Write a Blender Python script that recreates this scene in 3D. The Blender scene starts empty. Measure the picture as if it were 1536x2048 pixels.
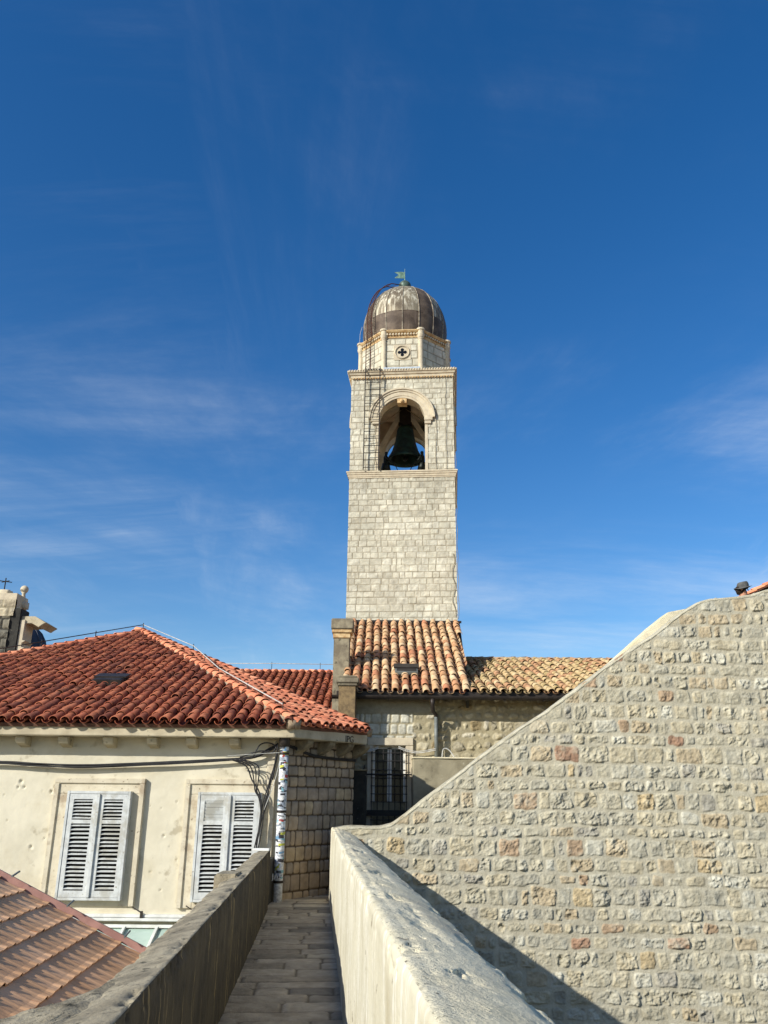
import bpy, math, random
import numpy as np
from mathutils import Vector, Matrix
rad = math.radians
S = bpy.context.scene
COL = S.collection
# ------------------------------------------------------------------ camera
F = 1657.0; PITCH = rad(19.17); ROLL = rad(0.55)
def ray(u, v):
    x = (u-768)/F; y = (1024-v)/F
    c, s = math.cos(ROLL), math.sin(ROLL)
    x, y = x*c-y*s, x*s+y*c
    return np.array([x, math.cos(PITCH)-y*math.sin(PITCH), math.sin(PITCH)+y*math.cos(PITCH)])
def PY(u, v, Y): r = ray(u, v); return r*Y/r[1]
def PZ(u, v, z): r = ray(u, v); return r*z/r[2]
def PP(u, v, p, n): r = ray(u, v); return r*np.dot(p, n)/np.dot(r, n)
cam = bpy.data.cameras.new('camera'); camo = bpy.data.objects.new('camera', cam); COL.objects.link(camo)
cam.sensor_fit = 'VERTICAL'; cam.sensor_height = 24; cam.lens = 24*F/2048; cam.clip_start = .05; cam.clip_end = 3000
camo.matrix_world = Matrix.Rotation(math.pi/2+PITCH, 4, 'X') @ Matrix.Rotation(ROLL, 4, 'Z')
S.camera = camo
# ------------------------------------------------------------------ sun, sky, exposure
AZ = rad(50)
LDIR = Vector((math.sin(AZ), math.cos(AZ), -.515)).normalized()
TOSUN = -LDIR
EL = math.asin(TOSUN.z)
sl = bpy.data.lights.new('sun', 'SUN'); sl.energy = 4.9; sl.angle = rad(.53); sl.color = (1, .966, .885)
so = bpy.data.objects.new('sun', sl); COL.objects.link(so); so.rotation_euler = TOSUN.to_track_quat('Z', 'Y').to_euler(); so.location = (-30, -25, 40)
S.view_settings.view_transform = 'Standard'; S.view_settings.look = 'None'; S.view_settings.exposure = .2; S.view_settings.gamma = 1
def N(nt, t, **k):
    n = nt.nodes.new(t)
    for a, b in k.items():
        if a.startswith('i_'): n.inputs[a[2:].replace('_', ' ')].default_value = b
        else: setattr(n, a, b)
    return n
W = bpy.data.worlds.new('World'); S.world = W; W.use_nodes = True
nt = W.node_tree; nt.nodes.clear(); L = nt.links.new
out = N(nt, 'ShaderNodeOutputWorld'); bg = N(nt, 'ShaderNodeBackground'); bg.inputs[1].default_value = .1
sky = N(nt, 'ShaderNodeTexSky', sky_type='NISHITA', sun_disc=False, sun_elevation=EL, sun_rotation=math.atan2(TOSUN.x, TOSUN.y))
sky.air_density = 1.0; sky.dust_density = .6; sky.ozone_density = 2.2; sky.altitude = 100
hs = N(nt, 'ShaderNodeHueSaturation'); hs.inputs['Hue'].default_value = .507; hs.inputs['Saturation'].default_value = 1.38; hs.inputs['Value'].default_value = 1.26
tc = N(nt, 'ShaderNodeTexCoord'); sp = N(nt, 'ShaderNodeSeparateXYZ')
L(tc.outputs['Generated'], sp.inputs[0])
ad = N(nt, 'ShaderNodeMath', operation='ADD'); ad.inputs[1].default_value = .12; L(sp.outputs[2], ad.inputs[0])
dx = N(nt, 'ShaderNodeMath', operation='DIVIDE'); dy = N(nt, 'ShaderNodeMath', operation='DIVIDE')
L(sp.outputs[0], dx.inputs[0]); L(ad.outputs[0], dx.inputs[1]); L(sp.outputs[1], dy.inputs[0]); L(ad.outputs[0], dy.inputs[1])
cb = N(nt, 'ShaderNodeCombineXYZ'); L(dx.outputs[0], cb.inputs[0]); L(dy.outputs[0], cb.inputs[1])
def cloud(rot, sc, seed, lo, hi, off=(0, 0)):
    mp = N(nt, 'ShaderNodeMapping'); mp.inputs['Rotation'].default_value = (0, 0, rad(rot)); mp.inputs['Scale'].default_value = sc; mp.inputs['Location'].default_value = (seed+off[0], seed*.7+off[1], 0)
    L(cb.outputs[0], mp.inputs[0])
    nz = N(nt, 'ShaderNodeTexNoise'); nz.inputs['Scale'].default_value = 1; nz.inputs['Detail'].default_value = 9; nz.inputs['Roughness'].default_value = .64; nz.inputs['Distortion'].default_value = .45
    L(mp.outputs[0], nz.inputs['Vector'])
    mr = N(nt, 'ShaderNodeMapRange', interpolation_type='SMOOTHSTEP'); mr.inputs[1].default_value = lo; mr.inputs[2].default_value = hi
    L(nz.outputs[0], mr.inputs[0]); return mr.outputs[0]
c1 = cloud(8, (.42, 1.5, 1), 3.1, .39, .80); c2 = cloud(14, (1.7, .34, 1), 8.4, .46, .84, (-.47, -.12)); c3 = cloud(20, (.45, .45, 1), 1.2, .36, .62)
mx = N(nt, 'ShaderNodeMath', operation='MAXIMUM'); L(c1, mx.inputs[0]); L(c2, mx.inputs[1])
mm = N(nt, 'ShaderNodeMath', operation='MULTIPLY'); L(mx.outputs[0], mm.inputs[0]); L(c3, mm.inputs[1])
m2 = N(nt, 'ShaderNodeMath', operation='MULTIPLY'); L(mm.outputs[0], m2.inputs[0]); m2.inputs[1].default_value = .56
mix = N(nt, 'ShaderNodeMixRGB'); mix.inputs[2].default_value = (7.2, 7.9, 8.6, 1)
L(sky.outputs[0], hs.inputs['Color']); L(hs.outputs[0], mix.inputs[1]); L(m2.outputs[0], mix.inputs[0]); L(mix.outputs[0], bg.inputs[0]); L(bg.outputs[0], out.inputs[0])

# ------------------------------------------------------------------ materials
def lin(c):
    return tuple(((x/255)/12.92 if x/255 <= .04045 else ((x/255+.055)/1.055)**2.4) for x in c)
def c4(c): return (*c, 1)
def mat(name, col, col2=None, scale=4, rough=.9, bump=0, bscale=30, attr=None, island=None, metal=0, stretch=None, detail=8, lo=.35, hi=.65, spots=None, spec=.3, bdist=.01, streak=None, lumps=None):
    m = bpy.data.materials.new(name); m.use_nodes = True; nt = m.node_tree; L = nt.links.new
    b = nt.nodes['Principled BSDF']; b.inputs['Roughness'].default_value = rough; b.inputs['Metallic'].default_value = metal
    b.inputs['Specular IOR Level'].default_value = spec
    g = N(nt, 'ShaderNodeNewGeometry'); pos = g.outputs['Position']
    def noise(sc, det=8, st=None, ro=.6):
        n = N(nt, 'ShaderNodeTexNoise'); n.inputs['Scale'].default_value = sc; n.inputs['Detail'].default_value = det; n.inputs['Roughness'].default_value = ro
        if st:
            mp = N(nt, 'ShaderNodeMapping'); mp.inputs['Scale'].default_value = st; L(pos, mp.inputs[0]); L(mp.outputs[0], n.inputs['Vector'])
        else: L(pos, n.inputs['Vector'])
        return n.outputs[0]
    def mrange(o, a, c, d=0, e=1):
        r = N(nt, 'ShaderNodeMapRange', interpolation_type='SMOOTHSTEP'); L(o, r.inputs[0])
        for i, x in enumerate((a, c, d, e)): r.inputs[i+1].default_value = x
        return r.outputs[0]
    def mixc(f, a, c, mode='MIX'):
        x = N(nt, 'ShaderNodeMixRGB', blend_type=mode)
        for i, s in ((0, f), (1, a), (2, c)):
            if isinstance(s, (tuple, float, int)): x.inputs[i].default_value = c4(s) if isinstance(s, tuple) else s
            else: L(s, x.inputs[i])
        return x.outputs[0]
    if attr:
        a = N(nt, 'ShaderNodeAttribute', attribute_name=attr); c = a.outputs['Color']
        c = mixc(mrange(noise(scale, 10), .3, .7), c, mixc(1.0, c, (.8, .78, .75), 'MULTIPLY'))
    elif island:
        r = N(nt, 'ShaderNodeValToRGB'); L(g.outputs['Random Per Island'], r.inputs[0])
        e = r.color_ramp.elements; r.color_ramp.interpolation = 'CONSTANT'
        e[0].position = 0; e[0].color = c4(island[0]); e[1].position = 1/len(island); e[1].color = c4(island[1])
        for i in range(2, len(island)): x = e.new(i/len(island)); x.color = c4(island[i])
        c = mixc(mrange(noise(scale, detail), lo, hi), r.outputs[0], mixc(1.0, r.outputs[0], col2 or (.7, .66, .6), 'MULTIPLY'))
    else:
        c = mixc(mrange(noise(scale, detail, stretch), lo, hi), col, col2 or col)
    if streak:   # (colour, scale, stretch, lo, hi)
        c = mixc(mrange(noise(streak[1], 8, streak[2]), streak[3], streak[4]), c, streak[0])
    if spots:
        for s_ in spots: c = mixc(mrange(noise(s_[1], 6), s_[2], s_[3]), c, s_[0])
    L(c, b.inputs['Base Color'])
    if bump:
        h = noise(bscale, 8)
        bp = N(nt, 'ShaderNodeBump'); bp.inputs['Strength'].default_value = bump; bp.inputs['Distance'].default_value = bdist
        L(h, bp.inputs['Height']); L(bp.outputs[0], b.inputs['Normal'])
    return m
M = {}
M['masonry'] = mat('masonry', (.5,)*3, attr='Col', scale=9, bump=.7, bscale=26, bdist=.02)
M['ashlar'] = mat('ashlar', (.5,)*3, attr='Col', scale=5, bump=.4, bscale=20, bdist=.012)
M['trim'] = mat('limestone_trim', lin((205, 192, 165)), lin((185, 172, 148)), 5, bump=.3, bscale=25)
M['trim_ochre'] = mat('limestone_ochre', lin((212, 186, 140)), lin((175, 140, 96)), 6, bump=.3)
M['eave'] = mat('eave_stone', lin((192, 180, 152)), lin((168, 156, 130)), 3, bump=.3, spots=[(lin((105, 98, 82)), 9, .62, .72)])
M['stucco'] = mat('stucco', lin((212, 204, 181)), lin((200, 192, 169)), 1.6, bump=.35, bscale=14, spots=[(lin((196, 186, 160)), 1.3, .50, .70), (lin((176, 166, 142)), 3.1, .60, .72), (lin((140, 132, 115)), 9, .70, .76)], streak=(lin((205, 196, 172)), 1.5, (6, 6, .5), .55, .8))
M['plaster'] = mat('plaster', lin((154, 145, 120)), lin((122, 114, 92)), 2, bump=.5, bscale=18, spots=[(lin((100, 94, 76)), 3.2, .56, .70), (lin((170, 162, 138)), 5, .62, .72)])
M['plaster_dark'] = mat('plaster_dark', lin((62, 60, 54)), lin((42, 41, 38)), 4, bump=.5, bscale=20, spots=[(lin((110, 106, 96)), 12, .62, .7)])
M['frame'] = mat('window_stone', lin((208, 198, 174)), lin((196, 185, 160)), 4, bump=.3, spots=[(lin((168, 152, 128)), 3.5, .52, .7), (lin((140, 126, 106)), 16, .62, .70)])
M['shutter'] = mat('shutter_paint', lin((204, 206, 202)), lin((186, 188, 185)), 6, rough=.55, spots=[(lin((150, 142, 124)), 20, .60, .70), (lin((176, 174, 164)), 3, .5, .66)], bump=.25)
M['white'] = mat('white_paint', lin((226, 226, 220)), lin((205, 205, 198)), 5, rough=.6)
M['glass_dark'] = mat('window_glass', (.006, .007, .008), (.01, .01, .012), rough=.15, spec=.25)
M['canopy_glass'] = mat('canopy_glass', lin((176, 194, 182)), lin((160, 180, 168)), 3, rough=.25)
M['iron'] = mat('iron', (.018, .017, .016), (.03, .026, .022), 12, rough=.6)
M['gutter'] = mat('gutter_metal', lin((62, 55, 50)), lin((48, 43, 40)), 6, rough=.5, metal=.3)
M['pipe_grey'] = mat('pipe_grey', lin((120, 124, 120)), lin((100, 104, 100)), 6, rough=.5)
M['rust'] = mat('rusty_iron', lin((96, 58, 40)), lin((60, 40, 32)), 12, rough=.8)
M['cable'] = mat('black_cable', (.014, .013, .014), (.025, .024, .024), 8, rough=.5)
M['cable_pale'] = mat('pale_cable', lin((200, 198, 190)), lin((170, 168, 160)), 8, rough=.5)
M['bell'] = mat('bell_bronze', lin((40, 62, 52)), lin((30, 36, 32)), 5, rough=.5, metal=.5)
M['statue'] = mat('statue_bronze', lin((38, 44, 38)), lin((28, 28, 26)), 6, rough=.5, metal=.4)
M['wood'] = mat('dark_wood', lin((50, 42, 36)), lin((36, 30, 26)), 6)
M['patina'] = mat('copper_patina', lin((150, 180, 160)), lin((110, 140, 120)), 8, rough=.7)
M['ballm'] = mat('copper_ball', lin((96, 120, 108)), lin((70, 80, 72)), 5, rough=.5, metal=.3)
M['lead'] = mat('dome_sheet', lin((142, 132, 110)), lin((100, 88, 72)), 2.2, rough=.6, metal=.25, spec=.3,
                streak=(lin((204, 196, 174)), 2.6, (4.5, 4.5, .16), .46, .66), spots=[(lin((104, 78, 66)), 1.6, .58, .74)], bump=.2, bscale=8)
M['lead_top'] = mat('dome_sheet_top', lin((156, 150, 128)), lin((120, 110, 92)), 2.2, rough=.6, metal=.15, streak=(lin((128, 112, 96)), 2.6, (4.5, 4.5, .16), .56, .72))
M['lead_dark'] = mat('dome_sheet_dark', lin((104, 90, 76)), lin((74, 62, 52)), 3, rough=.65, metal=.2, streak=(lin((120, 106, 94)), 2.2, (4, 4, .3), .56, .8))
M['seam'] = mat('dome_seam', lin((170, 160, 140)), lin((110, 98, 84)), 6, rough=.6, metal=.2)
M['dome_far'] = mat('dome_far', lin((58, 60, 72)), lin((46, 48, 58)), 2, rough=.6)
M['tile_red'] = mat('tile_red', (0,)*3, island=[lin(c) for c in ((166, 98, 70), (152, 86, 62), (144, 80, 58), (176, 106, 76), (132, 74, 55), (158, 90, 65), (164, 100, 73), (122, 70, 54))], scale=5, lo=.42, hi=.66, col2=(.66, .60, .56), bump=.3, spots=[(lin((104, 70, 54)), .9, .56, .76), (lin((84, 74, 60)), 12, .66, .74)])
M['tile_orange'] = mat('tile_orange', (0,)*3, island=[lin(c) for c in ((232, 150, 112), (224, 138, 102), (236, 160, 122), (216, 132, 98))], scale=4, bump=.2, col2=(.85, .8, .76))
M['tile_tan'] = mat('tile_tan', (0,)*3, island=[lin(c) for c in ((214, 182, 142), (208, 170, 128), (200, 148, 110), (218, 190, 152), (210, 174, 134), (192, 132, 98), (212, 176, 136), (204, 160, 120), (198, 152, 112))], scale=6, bump=.3, col2=(.72, .68, .62), spots=[(lin((120, 100, 80)), 2.2, .60, .74), (lin((110, 100, 84)), 14, .64, .74)])
M['tile_ochre'] = mat('tile_ochre', (0,)*3, island=[lin(c) for c in ((200, 174, 132), (190, 162, 122), (197, 169, 130), (186, 144, 110), (206, 182, 144), (184, 162, 120), (180, 138, 106))], scale=6, bump=.3, col2=(.68, .66, .54), spots=[(lin((120, 108, 76)), 2.2, .58, .72), (lin((110, 102, 76)), 14, .62, .72)])
M['tile_brown'] = mat('tile_brown', (0,)*3, island=[lin(c) for c in ((224, 176, 132), (218, 170, 126), (229, 181, 138), (213, 165, 122))], spots=[(lin((150, 120, 96)), 2.4, .58, .76)], scale=3, bump=.15, col2=(.88, .86, .84), rough=.75)
M['under'] = mat('roof_mortar', lin((120, 84, 66)), lin((92, 66, 54)), 6)
M['mortar'] = mat('ridge_mortar', lin((170, 150, 124)), lin((140, 122, 100)), 10, bump=.5)
M['brick'] = mat('brick_pier', lin((140, 118, 84)), lin((108, 90, 66)), 9, bump=.6, bscale=30)
M['chim'] = mat('chimney_plaster', lin((152, 142, 118)), lin((118, 108, 90)), 5, bump=.5, spots=[(lin((90, 84, 70)), 8, .6, .7)])
M['verge'] = mat('verge_metal', lin((170, 130, 118)), lin((150, 112, 102)), 5, rough=.5)
M['concrete'] = mat('lime_concrete', lin((238, 226, 192)), lin((220, 208, 174)), 3, bump=1.0, bscale=70, bdist=.012, spots=[(lin((150, 144, 128)), 70, .60, .68), (lin((180, 172, 150)), 1.6, .5, .72), (lin((120, 114, 98)), 9, .68, .74)])
M['concrete_face'] = mat('lime_render', lin((206, 199, 174)), lin((192, 184, 158)), 2, bump=.6, bscale=40, bdist=.006, streak=(lin((222, 217, 200)), 7, (1, 2.5, .12), .48, .68), spots=[(lin((150, 140, 118)), 11, .66, .70), (lin((180, 170, 142)), 1.2, .55, .7)])
M['concrete_edge'] = mat('worn_edge', lin((222, 213, 184)), lin((204, 195, 166)), 6, bump=1.0, bscale=60, bdist=.012, spots=[(lin((120, 114, 96)), 38, .60, .66), (lin((130, 124, 106)), 9, .60, .68)])
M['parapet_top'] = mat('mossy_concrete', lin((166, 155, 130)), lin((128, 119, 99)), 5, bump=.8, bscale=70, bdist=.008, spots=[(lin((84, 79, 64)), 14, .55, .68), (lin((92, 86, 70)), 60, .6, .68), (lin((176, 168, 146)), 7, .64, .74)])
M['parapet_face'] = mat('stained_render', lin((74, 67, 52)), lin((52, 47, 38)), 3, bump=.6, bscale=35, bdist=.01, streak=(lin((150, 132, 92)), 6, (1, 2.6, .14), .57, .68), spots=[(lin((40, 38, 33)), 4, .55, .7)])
M['wallcap'] = mat('wall_cap_mortar', lin((198, 191, 168)), lin((170, 163, 140)), 5, bump=.9, bscale=40, bdist=.02)
M['ground'] = mat('ground', lin((120, 112, 98)), lin((96, 90, 80)), .2)
M['skin'] = mat('skin', lin((190, 140, 112)), lin((176, 126, 100)), 10, rough=.6)
M['hat'] = mat('hat_cloth', lin((92, 92, 88)), lin((70, 70, 70)), 10)
M['shirt'] = mat('shirt_cloth', lin((120, 150, 130)), lin((100, 130, 112)), 10)
M['trouser'] = mat('trouser_cloth', lin((60, 60, 66)), lin((48, 48, 54)), 10)
M['hair'] = mat('hair', lin((50, 38, 30)), lin((36, 28, 22)), 10)
M['lamp'] = mat('lamp_housing', lin((190, 200, 208)), lin((170, 180, 190)), 8, rough=.4)
M['graf'] = mat('graffiti_paint', lin((60, 50, 42)), lin((50, 42, 36)), 8)
STK = [(224, 226, 228), (236, 236, 232), (120, 160, 190), (180, 70, 66), (60, 60, 66), (200, 200, 80), (160, 168, 178), (232, 228, 220), (140, 190, 200)]
for i, c in enumerate(STK): M['stk%d' % i] = mat('sticker_vinyl_%s' % 'abcdefghi'[i], lin(c), lin(tuple(x*.8 for x in c)), 30, rough=.4)

# ------------------------------------------------------------------ noise
def hsh(ix, iy, seed):
    h = (ix.astype(np.int64)*374761393 + iy.astype(np.int64)*668265263 + seed*2147483647) & 0xffffffff
    h = ((h ^ (h >> 13))*1274126177) & 0xffffffff
    h = ((h ^ (h >> 16))*2246822519) & 0xffffffff
    return ((h ^ (h >> 15)) & 0xffffff)/float(0xffffff)
def vn(x, y, seed=0):
    ix = np.floor(x); iy = np.floor(y); fx = x-ix; fy = y-iy
    fx = fx*fx*(3-2*fx); fy = fy*fy*(3-2*fy)
    a = hsh(ix, iy, seed); b = hsh(ix+1, iy, seed); c = hsh(ix, iy+1, seed); d = hsh(ix+1, iy+1, seed)
    return (a*(1-fx)+b*fx)*(1-fy)+(c*(1-fx)+d*fx)*fy - .5
def fbm(x, y, seed=0, o=4, g=.5):
    s = 0; a = 1
    for i in range(o): s = s + a*vn(x*2**i, y*2**i, seed+i*17); a *= g
    return s
def sst(x, a, b):
    t = np.clip((x-a)/(b-a), 0, 1); return t*t*(3-2*t)

# ------------------------------------------------------------------ object helpers
WL = {}
def tag(o, label=None, cat=None, group=None, kind=None):
    for k, v in (('label', label), ('category', cat), ('group', group), ('kind', kind)):
        if v: o[k] = v
    return o
def thing(name, loc, label, cat, group=None):
    o = bpy.data.objects.new(name, None); COL.objects.link(o); o.location = loc; WL[o.name] = Vector(loc)
    o.empty_display_size = .2
    return tag(o, label, cat, group)
def link(name, me, mats, parent=None, smooth=False):
    for m in (mats if isinstance(mats, list) else [mats]): me.materials.append(m)
    o = bpy.data.objects.new(name, me); COL.objects.link(o)
    if parent is not None:
        w = WL[parent.name]; n = len(me.vertices); co = np.empty(n*3, np.float32); me.vertices.foreach_get('co', co)
        co = co.reshape(-1, 3)-np.array(w, np.float32); me.vertices.foreach_set('co', co.ravel()); o.parent = parent; WL[o.name] = w
    else: WL[o.name] = Vector((0, 0, 0))
    if smooth: me.polygons.foreach_set('use_smooth', [True]*len(me.polygons))
    me.update(); return o
def mesh_np(name, V, Q, col=None):
    me = bpy.data.meshes.new(name); n = len(V); k = len(Q); w = Q.shape[1]
    me.vertices.add(n); me.vertices.foreach_set('co', V.astype(np.float32).ravel())
    me.loops.add(k*w); me.loops.foreach_set('vertex_index', Q.astype(np.int32).ravel())
    me.polygons.add(k); me.polygons.foreach_set('loop_start', np.arange(0, k*w, w, dtype=np.int32))
    me.update(calc_edges=True)
    if col is not None:
        a = me.color_attributes.new('Col', 'FLOAT_COLOR', 'POINT')
        a.data.foreach_set('color', np.concatenate([col, np.ones((n, 1))], 1).astype(np.float32).ravel())
    return me
def gridq(nu, nv):
    i = np.arange((nu-1)*(nv-1)); a = (i//(nv-1))*nv + i % (nv-1)
    return np.stack([a, a+nv, a+nv+1, a+1], 1)
class MB:
    def __init__(s): s.v = []; s.f = []; s.mi = []
    def add(s, v, f, mi=0):
        b = len(s.v); s.v += [tuple(map(float, x)) for x in v]; s.f += [tuple(b+i for i in q) for q in f]; s.mi += [mi]*len(f); return s
    def box(s, x0, x1, y0, y1, z0, z1, mi=0, T=None):
        v = [(x, y, z) for z in (z0, z1) for y in (y0, y1) for x in (x0, x1)]
        if T: v = [T(*p) for p in v]
        return s.add(v, [(0, 2, 3, 1), (4, 5, 7, 6), (0, 1, 5, 4), (2, 6, 7, 3), (0, 4, 6, 2), (1, 3, 7, 5)], mi)
    def bar(s, p, q, w, h=None, up=(0, 0, 1), mi=0):
        p = Vector(p); q = Vector(q); d = (q-p).normalized(); h = h or w; up = Vector(up)
        if abs(d.dot(up)) > .98: up = Vector((0, 1, 0))
        a = d.cross(up).normalized(); b = a.cross(d).normalized()
        v = [o+a*i*w/2+b*j*h/2 for o in (p, q) for i, j in ((-1, -1), (1, -1), (1, 1), (-1, 1))]
        return s.add(v, [(3, 2, 1, 0), (4, 5, 6, 7), (0, 1, 5, 4), (1, 2, 6, 5), (2, 3, 7, 6), (3, 0, 4, 7)], mi)
    def tube(s, pts, r, n=8, mi=0):
        pts = [Vector(p) for p in pts]; rs = r if isinstance(r, (list, tuple)) else [r]*len(pts)
        v = []; f = []; prev = None
        for i, p in enumerate(pts):
            d = (pts[min(i+1, len(pts)-1)]-pts[max(i-1, 0)]).normalized()
            if prev is None:
                a = d.cross(Vector((0, 0, 1)) if abs(d.z) < .9 else Vector((1, 0, 0))).normalized()
            else: a = (prev-d*prev.dot(d)).normalized()
            prev = a; b = d.cross(a)
            for k in range(n):
                t = 2*math.pi*k/n; v.append(p+(a*math.cos(t)+b*math.sin(t))*rs[i])
        for i in range(len(pts)-1):
            for k in range(n): f.append((i*n+k, i*n+(k+1) % n, (i+1)*n+(k+1) % n, (i+1)*n+k))
        f.append(tuple(range(n))[::-1]); f.append(tuple((len(pts)-1)*n+k for k in range(n)))
        return s.add(v, f, mi)
    def lathe(s, c, prof, n=24, mi=0, ph=0, cap=True):
        v = []; f = []; m = len(prof)
        for r, z in prof:
            for k in range(n):
                t = 2*math.pi*k/n+ph; v.append((c[0]+r*math.cos(t), c[1]+r*math.sin(t), c[2]+z))
        for i in range(m-1):
            for k in range(n): f.append((i*n+k, i*n+(k+1) % n, (i+1)*n+(k+1) % n, (i+1)*n+k))
        if cap: f.append(tuple(range(n))[::-1]); f.append(tuple((m-1)*n+k for k in range(n)))
        return s.add(v, f, mi)
    def prism(s, poly, ext, mi=0):       # poly: list of 3D points, ext: vector
        n = len(poly); e = Vector(ext); v = [Vector(p) for p in poly]+[Vector(p)+e for p in poly]
        f = [tuple(range(n)), tuple(range(2*n-1, n-1, -1))]+[(i, i+n, (i+1) % n+n, (i+1) % n) for i in range(n)]
        return s.add(v, f, mi)
    def build(s, name, mats, parent=None, smooth=False, bevel=0):
        me = bpy.data.meshes.new(name); me.from_pydata(s.v, [], s.f)
        if any(s.mi): me.polygons.foreach_set('material_index', s.mi)
        import bmesh
        bm = bmesh.new(); bm.from_mesh(me); bmesh.ops.recalc_face_normals(bm, faces=bm.faces)
        if bevel: bmesh.ops.bevel(bm, geom=bm.edges[:], offset=bevel, segments=2, affect='EDGES', clamp_overlap=True)
        bm.to_mesh(me); bm.free()
        return link(name, me, mats, parent, smooth)
def sphere_prof(r, n=10): return [(max(r*math.sin(math.pi*i/n), .002), -r*math.cos(math.pi*i/n)) for i in range(n+1)]

# ------------------------------------------------------------------ masonry relief
def masonry(U, V, seed, ch, cw, gap, pal, mortar, prot=.03, rough=.012, dome=.01, rad_=.05, irr=.012, warp=.02, chv=.3, cwv=.45, insv=.02, edge=.035, mvar=.06, rows=None, jtone=None, smear=0):
    """coursed stones: returns height and colour at each (U, V)"""
    rs = np.random.RandomState(seed)
    Uw = U+irr*1.5*vn(U*4.1, V*4.1, seed+1)+irr*1.6*vn(U*14, V*14, seed+2)
    Vw = V+warp*vn(U*.9, V*.5, seed+3)*2+irr*1.4*vn(U*5, V*5, seed+4)+irr*1.4*vn(U*13, V*13, seed+5)
    z = V.min()-1; rb = [z] if rows is None else list(rows)
    if rows is None:
        while rb[-1] < V.max()+.5: rb.append(rb[-1]+ch*(1+chv*(rs.rand()*2-1)))
    rb = np.array(rb); ri = np.clip(np.searchsorted(rb, Vw)-1, 0, len(rb)-2)
    H = np.zeros(U.shape); C = np.zeros(U.shape+(3,)); u0, u1 = U.min()-1, U.max()+1
    mt = 1+mvar*fbm(U*3, V*3, seed+6, 5)*2; C[:] = np.array(mortar)*mt[..., None]
    n1 = fbm(U*9, V*9, seed+7, 4, .6)+.35*fbm(U*26, V*26, seed+13, 2)*(rough > .02); n2 = fbm(U*3.3, V*3.3, seed+8, 3)
    H += .006*fbm(U*6, V*6, seed+9, 4)
    P = np.array([p[:3] for p in pal]); w = np.array([p[3] for p in pal], float); w /= w.sum()
    for r in range(len(rb)-1):
        mk = ri == r
        if not mk.any():
            continue
        b = [u0-rs.rand()*cw]; wr = cw*(.8+.45*rs.rand())
        while b[-1] < u1: b.append(b[-1]+wr*(1+cwv*(rs.rand()*2-1)))
        b = np.array(b); u = Uw[mk]; v = Vw[mk]; k = np.clip(np.searchsorted(b, u)-1, 0, len(b)-2); n = len(b)-1
        hw = (b[1:]-b[:-1])/2; cu = (b[1:]+b[:-1])/2; hh = (rb[r+1]-rb[r])/2; cv = (rb[r+1]+rb[r])/2
        ins = gap/2+insv*rs.rand(n)**2; R = np.minimum(rad_*(.5+rs.rand(n)), np.minimum(hw, hh)*.8)
        tilt = (rs.rand(n)-.5)*.12*(insv > .01); du = u-cu[k]; dv = v-cv+tilt[k]*du
        dv = dv+(rs.rand(n)-.5)[k]*insv*.8
        qx = np.abs(du)-(hw[k]-ins[k]-R[k]); qy = np.abs(dv)-(hh-ins[k]-R[k])
        d = np.hypot(np.maximum(qx, 0), np.maximum(qy, 0))+np.minimum(np.maximum(qx, qy), 0)-R[k]
        s = sst(-d, 0, edge); dm = np.clip(1-(du/hw[k])**2, 0, 1)*np.clip(1-(dv/hh)**2, 0, 1)
        pr = prot*(.6+.6*rs.rand(n)); rf = (.35+rs.rand(n))
        tl = (rs.rand(n)-.5)*.12*dome/.01*(dome > 0); tv = (rs.rand(n)-.5)*.12
        H[mk] += s*(pr[k]+dome*dm+rough*rf[k]*n1[mk]*1.6+(tl[k]*du+tv[k]*dv)*(rough > .006))
        ci = rs.choice(len(P), n, p=w); base = P[ci]*(1+.16*(rs.rand(n, 1)-.5))
        cc = base[k]*(1+.22*n2[mk]+.22*n1[mk])[:, None]
        sm = np.clip(1.25-1.6*np.clip(n2[mk]+.5*n1[mk]+.1, 0, 1)*(smear > 0)*smear*4, .15, 1)
        e = (sst(-d, -.004, max(edge*.5, .006))*sm)[:, None]
        C[mk] = C[mk]*(1-e)+cc*e
        if jtone is not None:
            j = (1-sst(np.abs(d), 0, gap*.9))[:, None]; C[mk] = C[mk]*(1-j)+np.array(jtone)*j
    return H, np.clip(C, .01, .95)
def relief(name, O, Ud, Vd, Nd, u0, u1, bot, top, step, pat, m, parent=None, keep=None, back=.25, fade=None):
    O, Ud, Vd, Nd = (np.array(x, float) for x in (O, Ud, Vd, Nd))
    nu = int((u1-u0)/step)+2; us = np.linspace(u0, u1, nu)
    b = np.array([bot(x) for x in us]); t = np.array([top(x) for x in us]); nv = int((t-b).max()/step)+2
    U = np.repeat(us[:, None], nv, 1); V = b[:, None]+(t-b)[:, None]*np.linspace(0, 1, nv)[None]
    H, C = pat(U, V)
    if fade is not None: H = H*fade(U, V)
    X = O+U[..., None]*Ud+V[..., None]*Vd+H[..., None]*Nd
    q = gridq(nu, nv)
    if keep is not None:
        cu = U.ravel()[q].mean(1); cv = V.ravel()[q].mean(1); q = q[keep(cu, cv)]
    Vv = X.reshape(-1, 3); Cc = C.reshape(-1, 3)
    if back:      # skirt to give the sheet real thickness at its borders
        idx = np.arange(nu*nv).reshape(nu, nv)
        for line in (idx[:, -1], idx[0, :], idx[-1, :]):
            n0 = len(Vv); Vv = np.concatenate([Vv, Vv[line]-Nd*back]); Cc = np.concatenate([Cc, Cc[line]])
            a = np.arange(len(line)-1); q = np.concatenate([q, np.stack([line[a], line[a+1], n0+a+1, n0+a], 1)])
    if np.dot(np.cross(Ud, Vd), Nd) < 0: q = q[:, ::-1]
    return link(name, mesh_np(name, Vv, q, Cc), m, parent, True)
def interp(pts):
    xs = np.array([p[0] for p in pts]); ys = np.array([p[1] for p in pts])
    return lambda x: float(np.interp(x, xs, ys))

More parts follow.
